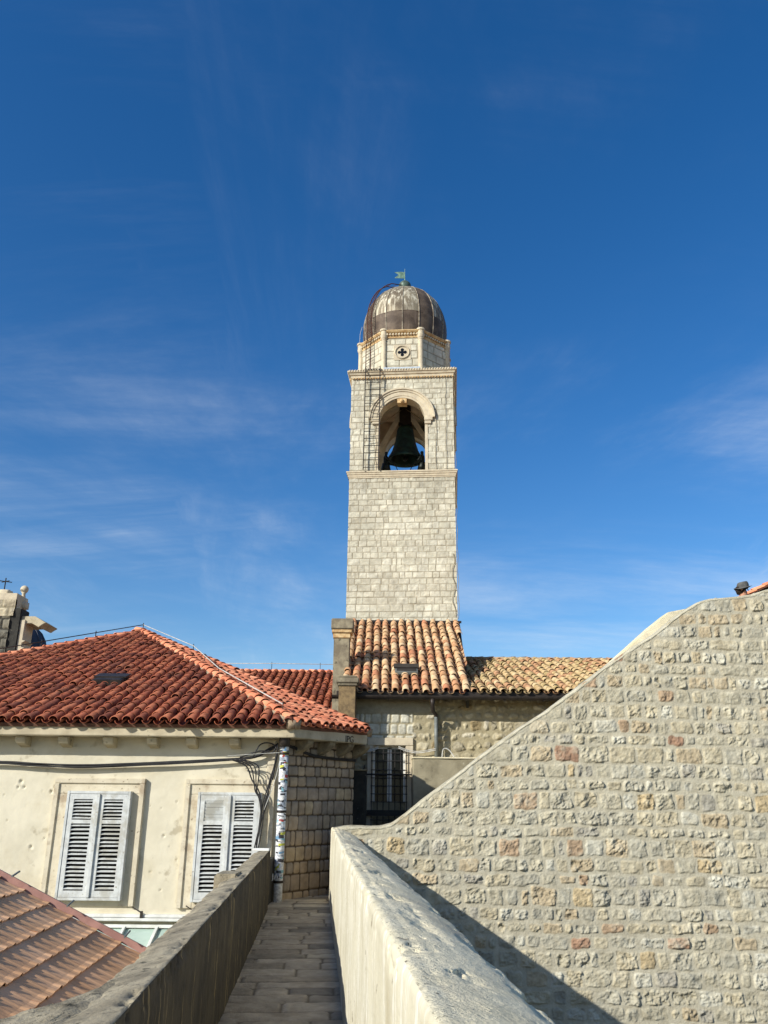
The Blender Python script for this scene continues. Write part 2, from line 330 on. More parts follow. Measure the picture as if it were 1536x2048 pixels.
# ------------------------------------------------------------------ roof tiles
def tile_geo(p, d, n, L, r0, r1, th=.013, seg=7, flip=1):
    """one curved tile from lower end p along d (up-slope), n up"""
    a = np.cross(d, n); v = []
    for (o, r, sgn) in ((0, r0, 0), (L, r1, 0), (0, r0-th, 0)):
        for k in range(seg+1):
            t = math.pi*k/seg; v.append(p+d*o+a*math.cos(t)*r+n*math.sin(t)*r*flip*.92)
    m = seg+1; f = []
    for k in range(seg): f += [(k, k+1, m+k+1, m+k), (2*m+k, 2*m+k+1, k+1, k)]
    return v, f
def tile_field(O, ud, sd, nd, umin, umax, smax, inside, sp=.215, ex=.33, L=.42, seed=1, r=.088):
    O, ud, sd, nd = (np.array(x, float) for x in (O, ud, sd, nd)); rs = random.Random(seed); V = []; Fq = []
    for k in range(int((umax-umin)/sp)+1):
        u = umin+k*sp
        for j in range(int(smax/ex)+1):
            s = j*ex
            for typ in (0, 1):
                uu = u+(sp/2 if typ else 0)+rs.gauss(0, .009); ss = s+rs.gauss(0, .018)-(.09 if rs.random() < .012 else 0)-(0 if typ == 0 else .03)
                if not inside(uu, max(s, .02)+.1): continue
                ang = rs.gauss(0, .028); d = sd*math.cos(ang)+ud*math.sin(ang)
                rise = rs.gauss(.013, .004); d = d-nd*rise/L*1.6; d /= np.linalg.norm(d)
                if typ == 0: p = O+ud*uu+sd*ss+nd*(.07+rs.gauss(0, .006)); v, f = tile_geo(p, d, nd, L, r, r*.84)
                else: p = O+ud*uu+sd*ss+nd*(.085+rs.gauss(0, .003)); v, f = tile_geo(p, d, nd, L, r*.86, r*.98, flip=-1)
                b = len(V); V += [tuple(x) for x in v]; Fq += [tuple(b+i for i in q) for q in f]
    return V, Fq
def tile_line(p0, p1, r=.11, ex=.33, L=.42, seed=3, lift=.05):
    """ridge or hip tiles from the low end p0 to p1"""
    p0 = np.array(p0, float); p1 = np.array(p1, float); d = p1-p0; T = np.linalg.norm(d); d /= T
    up = np.array([0, 0, 1.]); n = up-d*np.dot(up, d); n /= np.linalg.norm(n); rs = random.Random(seed); V = []; Fq = []
    for j in range(int(T/ex)+1):
        dd = d-n*.06+np.cross(d, n)*rs.gauss(0, .02); dd /= np.linalg.norm(dd)
        v, f = tile_geo(p0+d*j*ex+n*(lift+rs.gauss(0, .005)), dd, n, L, r, r*.84)
        b = len(V); V += [tuple(x) for x in v]; Fq += [tuple(b+i for i in q) for q in f]
    return V, Fq
def sheet(poly, nd, off=0, th=.08):
    mb = MB(); n = Vector(nd); P = [Vector(p)+n*off for p in poly]; mb.prism(P, -n*th); return mb
def inpoly(poly):
    def f(x, y):
        c = False; n = len(poly)
        for i in range(n):
            x0, y0 = poly[i]; x1, y1 = poly[(i+1) % n]
            if (y0 > y) != (y1 > y) and x < (x1-x0)*(y-y0)/(y1-y0)+x0: c = not c
        return c
    return f
def roof_facet(name, poly, ei, mt, parent, seed=1, sp=.215, ex=.33, offs=0, urange=None, r=.088):
    """poly: planar 3D polygon; edge ei -> ei+1 is the eave. Tiles laid up the slope."""
    P = [np.array(p, float) for p in poly]; a, b = P[ei], P[(ei+1) % len(P)]
    ud = (b-a)/np.linalg.norm(b-a); c = sum(P)/len(P); nd = np.cross(ud, c-a); nd /= np.linalg.norm(nd)
    if nd[2] < 0: nd = -nd
    sd = np.cross(nd, ud);
    if np.dot(sd, c-a) < 0: sd = -sd
    q = [((p-a)@ud, (p-a)@sd) for p in P]; us = [x[0] for x in q]; sm = max(x[1] for x in q); ins = inpoly(q)
    V, Fq = tile_field(a-sd*.05, ud, sd, nd, (urange or (min(us), max(us)))[0]+offs+sp/2, (urange or (min(us), max(us)))[1], sm, ins, sp=sp, ex=ex, seed=seed, r=r)
    mb = sheet(poly, nd, .0, .06); n0 = len(mb.f); mb.add(V, Fq, 0); mb.mi = [1]*n0+[0]*(len(mb.f)-n0)
    me = bpy.data.meshes.new(name); me.from_pydata(mb.v, [], mb.f); me.polygons.foreach_set('material_index', mb.mi)
    sm_ = [False]*n0+[True]*(len(mb.f)-n0); me.polygons.foreach_set('use_smooth', sm_)
    o = link(name, me, [mt, M['under']], parent); return o, (a, ud, sd, nd)

# ================================================================== SETTING
g = MB(); g.box(-900, 900, -900, 1500, -7.2, -7.0); o = g.build('ground', M['ground']); o['kind'] = 'structure'
PS = -.0735                                     # the walkway drifts left by this much per metre
PD = np.array([PS, 1, 0]); PD /= np.linalg.norm(PD); PN = np.array([PD[1], -PD[0], 0])    # along, and to its right
ZP = -1.6
SLAB = [(*lin((172, 160, 140)), 4), (*lin((184, 172, 152)), 4), (*lin((158, 148, 130)), 3), (*lin((200, 188, 164)), 1.5), (*lin((142, 134, 120)), 1.5)]
def pathpat(U, V):
    return masonry(U, V, 41, .30, .62, .016, SLAB, lin((112, 102, 86)), prot=.014, rough=.004, dome=.002, rad_=.03, irr=.005, warp=.006, chv=.3, cwv=.45, insv=.006, edge=.012)
o = relief('path', (-.25, 0, ZP-.02), PN, PD, (0, 0, 1), -1.6, 1.0, lambda x: -3.2, lambda x: 17.6, .022, pathpat, M['masonry'], back=.1); o['kind'] = 'structure'
mb = MB(); q = [PD*-3.3+PN*-.62, PD*-3.3+PN*.9, PD*15.35+PN*.9, PD*15.35+PN*-.75, ]
mb.prism([(p[0], p[1], ZP-.05) for p in q], (0, 0, -5.3)); o = mb.build('rampart', M['plaster']); o['kind'] = 'structure'
mb = MB(); mb.box(-1.9, 6, 15.9, 19.5, -7, ZP-.03); o = mb.build('landing', M['plaster']); o['kind'] = 'structure'

# ------------------------------------------------------------------ swept masonry walls along the walkway
def sweep(name, sec, Y0, Y1, slope, x0, mats, parent, seed, chip=.03, ds=.004, rough=.006, faces_of=None, fine=.004, zf=None):
    """sec: list of (dx, z) points, dense; swept along the walkway from Y0 to Y1"""
    Ys = [1.1]
    while Ys[-1] < Y1: Ys.append(Ys[-1]*(1+ds)+.0005)
    Ys[-1] = Y1; Ys = list(np.linspace(Y0, 1.05, 40))+Ys; Ys = np.array(Ys)
    sec = np.array(sec); n = len(sec); t = np.gradient(sec, axis=0); t /= np.linalg.norm(t, axis=1)[:, None]+1e-9
    nr = np.stack([-t[:, 1], t[:, 0]], 1); arc = np.concatenate([[0], np.cumsum(np.linalg.norm(np.diff(sec, axis=0), axis=1))])
    curv = np.abs(np.gradient(np.arctan2(t[:, 1], t[:, 0]))); k = np.zeros(n)
    for i in np.where(curv > .02)[0]: k = np.maximum(k, np.exp(-((arc-arc[i])/.035)**2))
    A, B = np.meshgrid(arc, Ys); Kk = np.repeat(k[None], len(Ys), 0)
    D = .014*fbm(A*1.6, B*.8, seed, 3)+rough*.7*fbm(A*9, B*9, seed+3, 4, .6)+fine*.55*fbm(A*70, B*70, seed+5, 2, .7)
    c = fbm(B*4.3, A*5, seed+9, 4, .5); D -= Kk*chip*(np.clip(c+.05, 0, 1)*2.0+.2)
    D -= Kk*.03*np.clip(fbm(B*17, A*17, seed+21, 3)-.10, 0, 1)*2.2*(c > .02)
    D += Kk*chip*.25*fbm(B*9, A*9, seed+11, 3)
    X = x0+sec[None, :, 0]+B*slope+nr[None, :, 0]*-D*-1; Z = sec[None, :, 1]+nr[None, :, 1]*D
    if zf is not None: Z = Z+zf(B, A)*(Z > -2)
    V = np.stack([X, B+0*X, Z], -1).reshape(-1, 3); q = gridq(len(Ys), n)
    me = mesh_np(name, V, q)
    me.polygons.foreach_set('use_smooth', [True]*len(me.polygons))
    o = link(name, me, mats, parent)
    if faces_of is not None:
        col = (q[:, 0] % n); me.polygons.foreach_set('material_index', faces_of(arc[col]).astype(np.int32))
    return o, arc
def section(pts, r=.04, step=.006):
    """polyline with rounded corners, resampled"""
    P = [Vector(p) for p in pts]; out = [P[0]]
    for i in range(1, len(P)-1):
        a = (P[i-1]-P[i]).normalized(); b = (P[i+1]-P[i]).normalized(); s, e = P[i]+a*r, P[i]+b*r
        for k in range(7): t = k/6; out.append(s*(1-t)**2+P[i]*2*t*(1-t)+e*t*t)
    out.append(P[-1]); res = [out[0]]
    for a, b in zip(out, out[1:]):
        n = max(1, int((b-a).length/step)); res += [a+(b-a)*(k/n) for k in range(1, n+1)]
    return [(p.x, p.y) for p in res]
# the wall on the right of the walkway (walk side -> top -> outer side)
tw = thing('rampart_wall', (.2, 6, ZP), 'thick pale rendered wall with rough sloping top on the right of the walkway', 'wall')
sec = section([(0, -3.2), (0, -1.5), (-.0, -.405), (.17, -.435), (.44, -.555), (.44, -1.2), (.44, -1.3)], .05, .007)
o, arc = sweep('coping', sec, -3.2, 15.33, -.0722, .244, [M['concrete'], M['concrete_face'], M['concrete_edge']], tw, 5, chip=.017, rough=.005, fine=.0025, faces_of=lambda a: np.where(np.abs(a-2.80-.012) < .03, 2, np.where(a < 2.80, 1, 0)), zf=lambda B, A: -.0025*B)
mb = MB()
mb.prism([(.244+.08-3.2*-.0722, -3.2, -.62), (.244+.08-15.33*.0722, 15.32, -.66), (.244+.41-15.33*.0722, 15.32, -.68), (.244+.41+3.2*.0722, -3.2, -.65)], (0, 0, -6.3))
mb.build('wall_core', M['plaster'], tw)
mb = MB(); a = -.864; mb.add([(a+.01, 15.325, -.50), (a+.5, 15.325, -.66), (a+.5, 15.325, -6), (a+.01, 15.325, -6), (a+.01, 15.5, -.50), (a+.5, 15.5, -.66), (a+.5, 15.5, -6), (a+.01, 15.5, -6)], [(0, 1, 2, 3), (4, 7, 6, 5), (0, 4, 5, 1), (0, 3, 7, 4), (1, 5, 6, 2)]); mb.build('wall_end', M['concrete_face'], tw)
# the parapet on the left
tw = thing('parapet_wall', (-1.1, 6, ZP), 'low dark weathered parapet with mossy top on the left of the walkway', 'wall')
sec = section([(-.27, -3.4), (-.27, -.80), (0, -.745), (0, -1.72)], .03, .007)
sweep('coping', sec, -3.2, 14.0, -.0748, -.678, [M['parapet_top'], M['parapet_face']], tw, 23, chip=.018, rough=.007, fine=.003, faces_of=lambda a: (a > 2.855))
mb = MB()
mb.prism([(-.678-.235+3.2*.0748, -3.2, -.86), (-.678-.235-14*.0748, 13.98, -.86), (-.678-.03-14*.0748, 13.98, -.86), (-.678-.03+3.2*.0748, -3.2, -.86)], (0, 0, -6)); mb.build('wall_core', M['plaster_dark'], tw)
mb = MB(); mb.box(-2.06, -1.80, 13.97, 15.28, -7, -.93); mb.build('shade_block', M['plaster_dark'], tw)  # added dark block, stands in for the shade in the gap before the house
mb = MB(); mb.box(-1.99, -1.73, 13.86, 14.0, -.765, -.728); mb.build('cap_slab', M['white'], tw, bevel=.006)
o = None
def lump(name, c, size, mt, parent, seed, sub=3, amp=.25):
    import bmesh
    bm = bmesh.new(); bmesh.ops.create_cube(bm, size=1); bmesh.ops.subdivide_edges(bm, edges=bm.edges[:], cuts=6, use_grid_fill=True)
    V = np.array([v.co for v in bm.verts]); r = np.linalg.norm(V, axis=1)[:, None]; V = V*(1-.22*(r-.5)/.36)
    n = fbm(V[:, 0]*4+V[:, 2]*3, V[:, 1]*4-V[:, 2]*2, seed, 3)[:, None]; V = V*(1+amp*n); V = V*np.array(size)+np.array(c)
    for v, p in zip(bm.verts, V): v.co = p
    me = bpy.data.meshes.new(name); bm.to_mesh(me); bm.free(); return link(name, me, mt, parent, True)
c = PZ(457, 1752, -.78); mb = MB(); mb.box(c[0]-.12, c[0]+.12, c[1]-.2, c[1]+.25, -.95, -.745); mb.build('set_stone', M['parapet_top'], tw, bevel=.02)
# ledge that widens the parapet near the camera
def ledge(U, V):
    H = .03*fbm(U*4, V*4, 77, 5, .6)+.006*fbm(U*40, V*40, 78, 3); C = np.ones(U.shape+(3,)); return H, C
edge = interp([(-.6, 3.15), (-.35, 3.45), (-.12, 3.8), (0, 4.2), (.2, 4.7)])
relief('ledge', (-1.22, 0, -.80), (1, 0, 0), (0, 1, 0), (0, 0, 1), -1.6, .12, lambda x: .2, lambda x: edge(x)+.03*math.sin(x*23)+.02*math.sin(x*61), .012, ledge, M['parapet_top'], tw, back=.3)

# ================================================================== BIG STONE WALL ON THE RIGHT
YS = 15.42
RUB = [(*lin((182, 175, 152)), 7), (*lin((186, 176, 149)), 6), (*lin((174, 169, 150)), 5), (*lin((190, 186, 168)), 3), (*lin((180, 165, 136)), 3), (*lin((166, 161, 146)), 1.2), (*lin((174, 150, 122)), .7), (*lin((162, 130, 106)), .3), (*lin((186, 168, 132)), .5)]
prof = [(664, 1656), (700, 1653), (760, 1654), (784, 1647), (810, 1628), (845, 1600), (900, 1559), (999, 1484), (1099, 1417), (1165, 1368), (1248, 1305), (1314, 1264), (1352, 1235), (1376, 1217), (1395, 1204), (1422, 1197), (1471, 1193), (1500, 1189), (1536, 1179), (1640, 1172)]
pw = [PY(u, v, YS) for u, v in prof]; prw = interp([(p[0], p[2]) for p in pw]+[(14, pw[-1][2]+.5)])
jag = lambda x: prw(x)-.022+.014*math.sin(x*7.3)+.012*math.sin(x*19)+.01*math.sin(x*41)
tw = thing('stone_wall', (3, YS, -7), 'tall rubble stone wall rising in a slope to the right, with a few rusty red stones', 'wall')
def rub(U, V):
    return masonry(U, V, 7, .252, .315, .024, RUB, lin((186, 179, 157)), prot=.013, rough=.029, dome=.002, rad_=.045, irr=.020, warp=.016, chv=.28, cwv=.5, insv=.024, edge=.03, mvar=.06, smear=.2)
def rubfade(U, V):
    t = np.interp(U, [p[0] for p in pw], [p[2] for p in pw]); return np.clip((t-V)/.22, .25, 1)
relief('wall_face', (0, YS, 0), (1, 0, 0), (0, 0, 1), (0, -1, 0), pw[0][0], 8.6, lambda x: -4.4, jag, .0125, rub, M['masonry'], tw, back=.1, fade=rubfade)
mb = MB(); P2 = [(p[0], YS+.03, p[2]-.07) for p in pw]+[(14, YS+.03, pw[-1][2]+.4), (14, YS+.03, -7), (pw[0][0], YS+.03, -7)]
mb.prism(P2, (0, .5, 0)); mb.build('wall_core', M['plaster'], tw)
xs = np.arange(pw[0][0]+.02, 8.6, .05); rs = np.random.RandomState(5)
V = []; Fq = []
for i, x in enumerate(xs):
    z = prw(x); a = .022+.03*(fbm(np.array([x*3.]), np.array([.3]), 3, 4)[0]); w = .008+.02*fbm(np.array([x*2.]), np.array([7.3]), 9, 4)[0]; zz = z+.03*fbm(np.array([x*2.2]), np.array([1.3]), 5, 5)[0]
    V += [(x, YS-.006, zz-.03-a), (x, YS-.012-w*.6, zz-.022), (x, YS+.02, zz-.004), (x, YS+.48, zz+.01), (x, YS+.54, zz-a)]
    if i: b = (i-1)*5; Fq += [(b+k, b+k+1, b+k+6, b+k+5) for k in range(4)]
me = bpy.data.meshes.new('coping'); me.from_pydata(V, [], Fq); link('coping', me, M['wallcap'], tw, True)
# second parapet of the stair, behind
Y2 = 17.2; tb = thing('stair_parapet', (4.5, Y2, -2), 'white rendered parapet just showing behind the sloping edge of the tall rubble wall', 'wall')
p2 = [PY(u, v, Y2) for u, v in [(1150, 1386), (1248, 1300), (1300, 1253), (1336, 1224), (1374, 1217), (1392, 1230), (1420, 1260), (1420, 1400)]]
mb = MB(); mb.prism([(p[0], Y2, p[2]) for p in p2]+[(p2[0][0], Y2, -1.5)], (0, .45, 0)); mb.build('wall_body', M['concrete'], tb, bevel=.02)
# house corner behind the wall, top right
th = thing('house', (9, 22, -7), 'house with an orange tiled gable edge rising behind the rubble wall at the far right', 'house')
a = PY(1488, 1188, 20); b = PY(1560, 1154, 20)
e = (b-a)/(b-a)[0]; mb = MB(); z = lambda x: a[2]+e[2]*(x-a[0])
mb.prism([(a[0]-.6, 20.1, z(a[0]-.6)-.12), (a[0]+6, 20.1, z(a[0]+6)-.12), (a[0]+6, 20.1, -7), (a[0]-.6, 20.1, -7)], (0, 5, 0)); mb.build('wall', M['plaster'], th)
mb = MB(); mb.prism([(a[0]-1, 19.95, z(a[0]-1)), (a[0]+6.3, 19.95, z(a[0]+6.3)), (a[0]+6.3, 19.95, z(a[0]+6.3)-.09), (a[0]-1, 19.95, z(a[0]-1)-.09)], (0, 5.2, 0)); mb.build('roof', M['tile_orange'], th)
V, Fq = tile_line((a[0]-1, 19.98, z(a[0]-1)), (a[0]+6.3, 19.98, z(a[0]+6.3)), r=.075, lift=-.03); mb = MB(); mb.add(V, Fq); mb.build('verge_tiles', M['tile_orange'], th, True)

# ================================================================== LEFT HOUSE
YE = 14.9; YF = 15.3; ZE = 1.185
C_ = PZ(590, 1455, ZE); R_ = PZ(735, 1470, ZE); C_ = np.array([C_[0], YE, ZE])
eR = (R_-C_); LR = np.linalg.norm(eR); eR /= LR; nR = np.array([eR[1], -eR[0], 0])
house = thing('house', (-7, YF, -7), 'cream stuccoed house with dark red hipped tile roof and white louvred shutters', 'house')
sl_ = .364; p0 = np.array([0, YE-.05, ZE+.03]); fn = np.array([0, -sl_, 1.])
Pk = PP(285, 1268, p0, fn); Lm = PP(95, 1302, p0, fn); Le = Pk+(Lm-Pk)*((Pk[2]-p0[2])/(Pk[2]-Lm[2]))
Cc = np.array([C_[0]+.0, p0[1], p0[2]]); Rc = np.array([R_[0], R_[1], p0[2]])
Bk = Rc+np.array([-5.67, 9.6, 0])
roof, FR = roof_facet('roof', [Le, Cc, Pk], 0, M['tile_red'], house, seed=11, urange=(max(0, -11.2-Le[0]), Cc[0]-Le[0]))
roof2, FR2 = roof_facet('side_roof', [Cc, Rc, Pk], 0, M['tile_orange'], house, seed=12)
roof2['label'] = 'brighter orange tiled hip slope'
mb = sheet([Rc, Bk, Pk], (.8, .5, .3), -.02, .05); mb.add([Pk-np.array([0, 0, .05]), Le-np.array([0, 0, .05]), (Le[0], Le[1]+16, Le[2])], [(0, 1, 2)]); mb.add([Pk-np.array([0, 0, .05]), Bk, (Le[0], Le[1]+16, Le[2])], [(0, 1, 2)]); mb.build('back_roof', M['under'], house)
mb = MB()
for s_, (A, B) in enumerate(((Cc, Pk), (Le, Pk), (Rc+np.array([0, 0, .0]), Pk))):
    V, Fq = tile_line(A+(B-A)*.01, B, r=.115, seed=20+s_, lift=.07); mb.add(V, Fq, 0)
    mb.bar(Vector(A)+Vector((0, 0, .01)), Vector(B)+Vector((0, 0, .01)), .24, .15, mi=1)
mb.build('ridge_tiles', [M['tile_orange'], M['mortar']], house, True)
# eave slab
def plan(pts, z0, z1): 
    m = MB(); m.prism([(p[0], p[1], z1) for p in pts], (0, 0, z0-z1)); return m
XL = Le[0]
inC = np.array(C_); bkd = np.array([-5.67, 9.6, 0])/11.15
Rb = R_+bkd*3
plan([(XL, YE), (C_[0], YE), (R_[0], R_[1]), (Rb[0], Rb[1]), (Rb[0]-1, Rb[1]), (XL, YE+2)], ZE-.175, ZE).build('eave_slab', M['eave'], house, bevel=.012)
W_ = np.array([0, YF, 0.]); k = .40; # wall corner: facade line meets line parallel to CR, k inside
W_[0] = C_[0]+((YF-YE)*(-eR[0])*-1 - k)/eR[1] if False else 0
# solve nR.(W-C) = -k with W.y = YF
W_[0] = C_[0]+(-k-nR[1]*(YF-YE))/nR[0]
# stucco facade with pits
pits = [(PY(u, v, YF)[0], PY(u, v, YF)[2], r) for u, v, r in ((42, 1563, .05), (36, 1574, .035), (48, 1575, .03), (112, 1573, .05), (103, 1584, .045), (62, 1694, .045), (328, 1671, .04), (300, 1612, .02), (322, 1618, .02), (354, 1603, .02), (352, 1720, .025), (339, 1692, .02), (88, 1677, .02), (8, 1590, .02), (84, 1582, .02), (150, 1491, .02), (75, 1480, .02), (300, 1745, .02), (15, 1640, .018), (320, 1780, .02), (335, 1650, .015))]
def stuc(U, V):
    H = .012*fbm(U*.9, V*.9, 61, 3)+.004*fbm(U*7, V*7, 62, 4)
    for x, z, r in pits:
        d = np.hypot(U-x+.02*vn(U*30, V*30, 5), V-z+.02*vn(U*30, V*30, 6)); H -= .028*(1-sst(d, r*.4, r*.75)); H += .003*np.exp(-((d-r*1.15)/(r*.3))**2)
    return H, np.ones(U.shape+(3,))
relief('facade', (0, YF, 0), (1, 0, 0), (0, 0, 1), (0, -1, 0), -8.2, W_[0]-.14, lambda x: -3.4, lambda x: ZE-.1, .02, stuc, M['stucco'], house, back=.1)
mb = plan([(XL+.4, YF+.04), (W_[0], YF+.04), tuple((W_+eR*(LR-.18)+np.array([0, .04, 0]))[:2]), (Bk[0]-.4, Bk[1]-.4), (XL+.4, Bk[1])], -7, ZE-.1); mb.build('wall', M['stucco'], house)
# rough stone strip and quoin at the corner
mb = MB(); mb.box(W_[0]-.30, W_[0]-.16, YF-.035, YF+.02, -3, ZE-.18); mb.build('corner_strip', M['frame'], house, bevel=.01)
# shaded ashlar wall
rows_px = [1478, 1494, 1511.6, 1531.6, 1552, 1574, 1601, 1631, 1661, 1692, 1723, 1748, 1782, 1803, 1830]
rz = [PP(590, v, W_, nR)[2] for v in rows_px][::-1]; rz = [-4, -3.2, -2.6]+[z for z in rz if z > -2.5]+[ZE, ZE+.3]
ASH = [(*lin((180, 160, 132)), 5), (*lin((172, 153, 128)), 4), (*lin((162, 146, 126)), 4), (*lin((188, 168, 136)), 2), (*lin((152, 140, 124)), 2)]
def ash(U, V): return masonry(U, V, 19, .24, .195, .016, ASH, lin((86, 72, 56)), prot=.02, rough=.006, dome=.006, rad_=.03, irr=.004, warp=.004, cwv=.35, insv=.006, edge=.014, rows=rz)
relief('side_wall', W_, eR, (0, 0, 1), nR, -.02, LR-.13, lambda x: -3, lambda x: ZE-.12, .0125, ash, M['masonry'], house, back=.12)['label'] = 'shaded side wall of squared brown-grey stones'
# corbels
for u in (85-400, 85-300, 85-200, 35-84, 35, 121, 212, 300, 379, 466):
    x = PY(u, 1475, YE)[0]; mb = MB(); s = .09
    mb.prism([(x-s, YF+.02, ZE-.18), (x-s, YE+.1, ZE-.18), (x-s, YE+.1, ZE-.22), (x-s, YE+.16, ZE-.30), (x-s, YF+.02, ZE-.36)], (2*s, 0, 0)); mb.build('corbel', M['eave'], house, bevel=.01)
for t in (.25, .85, 1.4, 1.9):
    b = W_+eR*t; mb = MB(); q = [(0, -.18), (.32, -.18), (.32, -.23), (.2, -.33), (0, -.42)]
    mb.prism([Vector(b+nR*a_)+Vector((0, 0, ZE+z_)) for a_, z_ in q], Vector(eR)*.17); mb.build('corbel', M['chim'], house, bevel=.01)  # darker material than the facade corbels, paints in the shade on this side
# windows with stone surround and louvred shutters
def shutter(x0, x1, z0, z1, y, par, seed, ajar=0):
    mb = MB(); st = .075; rs = random.Random(seed); y1 = y+.04
    mb.box(x0, x0+st, y, y1, z0, z1); mb.box(x1-st, x1, y, y1, z0, z1)
    h = z1-z0; zm = z0+h*.725
    mb.box(x0+st, x1-st, y+.001, y1-.001, z0, z0+.10); mb.box(x0+st, x1-st, y+.001, y1-.001, z1-.085, z1); mb.box(x0+st, x1-st, y+.001, y1-.001, zm-.03, zm+.03)
    for lo, hi, n in ((z0+.10, zm-.03, 16), (zm+.03, z1-.085, 6)):
        for i in range(n):
            z = lo+(hi-lo)*(i+.5)/n; t = .026+rs.uniform(-.002, .004); dz = rs.gauss(0, .002); sag = rs.gauss(0, .003)
            a = (x0+st-.005, x1-st+.005); cl = ajar if z > zm else 0; dz += 0
            if cl:
                mb.box(a[0], a[1], y+.012, y+.02, z-.030+dz, z+.024+dz, T=lambda X, Y_, Z, zc=z: (X, Y_+(zc-Z)*.35, Z)); continue
            mb.add([(a[0], y+.002, z-.010+dz), (a[1], y+.002, z-.010+dz+sag), (a[1], y1+.012, z+.010+dz+sag), (a[0], y1+.012, z+.010+dz),
                    (a[0], y+.002, z-.002+dz), (a[1], y+.002, z-.002+dz+sag), (a[1], y1+.012, z+.018+dz+sag), (a[0], y1+.012, z+.018+dz)],
                   [(0, 1, 2, 3), (7, 6, 5, 4), (0, 4, 5, 1), (1, 5, 6, 2), (2, 6, 7, 3), (3, 7, 4, 0)])
    return mb.build('shutter', M['shutter'], par)
def window(X0, X1, Z0, Z1, sx0, sx1, sz0, sz1, seed):
    b = .22; y = YF-.045; mb = MB()
    for a0, a1, b0, b1 in ((X0, X0+b, Z0, Z1-b), (X1-b, X1, Z0, Z1-b), (X0, X1, Z1-b, Z1), (X0+b, X1-b, Z0, Z0+.1)):
        mb.box(a0, a1, y, YF+.03, b0+.001, b1-.001)
    for a0, a1, b0, b1 in ((X0-.035, X0+.05, Z0, Z1-.05), (X1-.05, X1+.035, Z0, Z1-.05), (X0-.035, X1+.035, Z1-.05, Z1+.035)):
        mb.box(a0, a1, y-.03, YF+.02, b0, b1)
    w = mb.build('window', M['frame'], house, bevel=.007)
    mb = MB(); mb.box(X0+b-.02, X1-b+.02, YF-.02, YF-.012, Z0+.08, Z1-b+.02); mb.build('pane', M['glass_dark'], w)
    mb = MB(); ys = YF-.15; d = .045; cx = (sx0+sx1)/2
    mb.box(sx0-d, sx0, ys-.01, YF-.03, sz0-d, sz1+d); mb.box(sx1, sx1+d, ys-.01, YF-.03, sz0-d, sz1+d); mb.box(sx0, sx1, ys-.008, YF-.03, sz1, sz1+d); mb.box(sx0, sx1, ys-.008, YF-.03, sz0-d, sz0)
    mb.build('shutter_frame', M['shutter'], w, bevel=.004)
    mb = MB(); mb.box((X0+X1)/2-.03, (X0+X1)/2+.03, YF-.05, YF-.02, Z0+.1, Z1-b); mb.box(X0+b, X0+b+.06, YF-.05, YF-.02, Z0+.1, Z1-b); mb.box(X1-b-.06, X1-b, YF-.05, YF-.02, Z0+.1, Z1-b); mb.build('sash', M['white'], w)
    shutter(sx0+.004, cx-.022, sz0+.004, sz1-.004, ys, w, seed, seed == 9); shutter(cx+.022, sx1-.004, sz0+.004, sz1-.004, ys, w, seed+1)
    mb = MB(); mb.box(cx-.03, cx+.03, ys-.03, ys+.03, sz0+.002, sz1-.002); mb.build('meeting_strip', M['shutter'], w, bevel=.006)
    return w
ys = YF-.15
s0 = PY(107, 1803, ys)[0]+.05; s1 = PY(262, 1584, ys)[0]-.04; zt = PY(200, 1584, ys)[2]-.03; zb = PY(180, 1802, ys)[2]+.05
window(-5.665, -4.16, -1.72, .28, s0, s1, zb, zt, 3)
q0 = PY(379, 1803, ys)[0]+.05; q1 = q0+(s1-s0)
window(-3.38, -1.875-.02, -1.74, .285, q0, q1, zb-.01, zt, 9)
for u, v in ((262, 1812), (372, 1812)):
    p = PY(u, v, YF-.06); q = p+np.array([.20, -.05, -.10]); mb = MB(); mb.tube([p+np.array([0, .05, 0]), p, q], .009, 6); mb.box(q[0]-.02, q[0]+.02, q[1]-.02, q[1]+.02, q[2]-.09, q[2]+.03); mb.build('shutter_stay', M['gutter'], house)
# white cornice below the windows and glazed canopy
a = PY(60, 1832, YF-.1); z1 = PY(260, 1829, YF-.1)[2]; z0 = PY(260, 1842, YF-.1)[2]
mb = MB(); mb.box(-8.1, W_[0]-.3, YF-.10, YF+.02, z0+.05, z1); mb.box(-8.1, W_[0]-.3, YF-.14, YF+.02, z0, z0+.045); mb.build('string_course', M['white'], house, bevel=.008)
gc = thing('glass_canopy', (-4, YF, -2.3), 'white framed glass canopy under the shuttered windows of the cream house', 'canopy')
zc = PY(270, 1853, YF-.02)[2]; x0 = PY(120, 1857, YF)[0]; x1 = W_[0]-.35; yo = YF-1.15; zo = zc-.52
mb = MB(); mb.add([(x0, YF-.03, zc-.03), (x1, YF-.03, zc-.03), (x1, yo, zo-.03), (x0, yo, zo-.03), (x0, YF-.03, zc-.045), (x1, YF-.03, zc-.045), (x1, yo, zo-.045), (x0, yo, zo-.045)], [(0, 1, 2, 3), (7, 6, 5, 4), (0, 4, 5, 1), (1, 5, 6, 2), (2, 6, 7, 3), (3, 7, 4, 0)]); mb.build('glass', M['canopy_glass'], gc)
mb = MB(); n = 6
for i in range(n+1):
    x = x0+(x1-x0)*i/n; mb.bar((x, YF-.03, zc), (x, yo, zo), .05, .05)
mb.bar((x0, yo, zo-.02), (x1, yo, zo-.02), .07, .09); mb.bar((x0, YF-.04, zc+.01), (x1, YF-.04, zc+.01), .06, .05); mb.build('frame', M['white'], gc, bevel=.004)
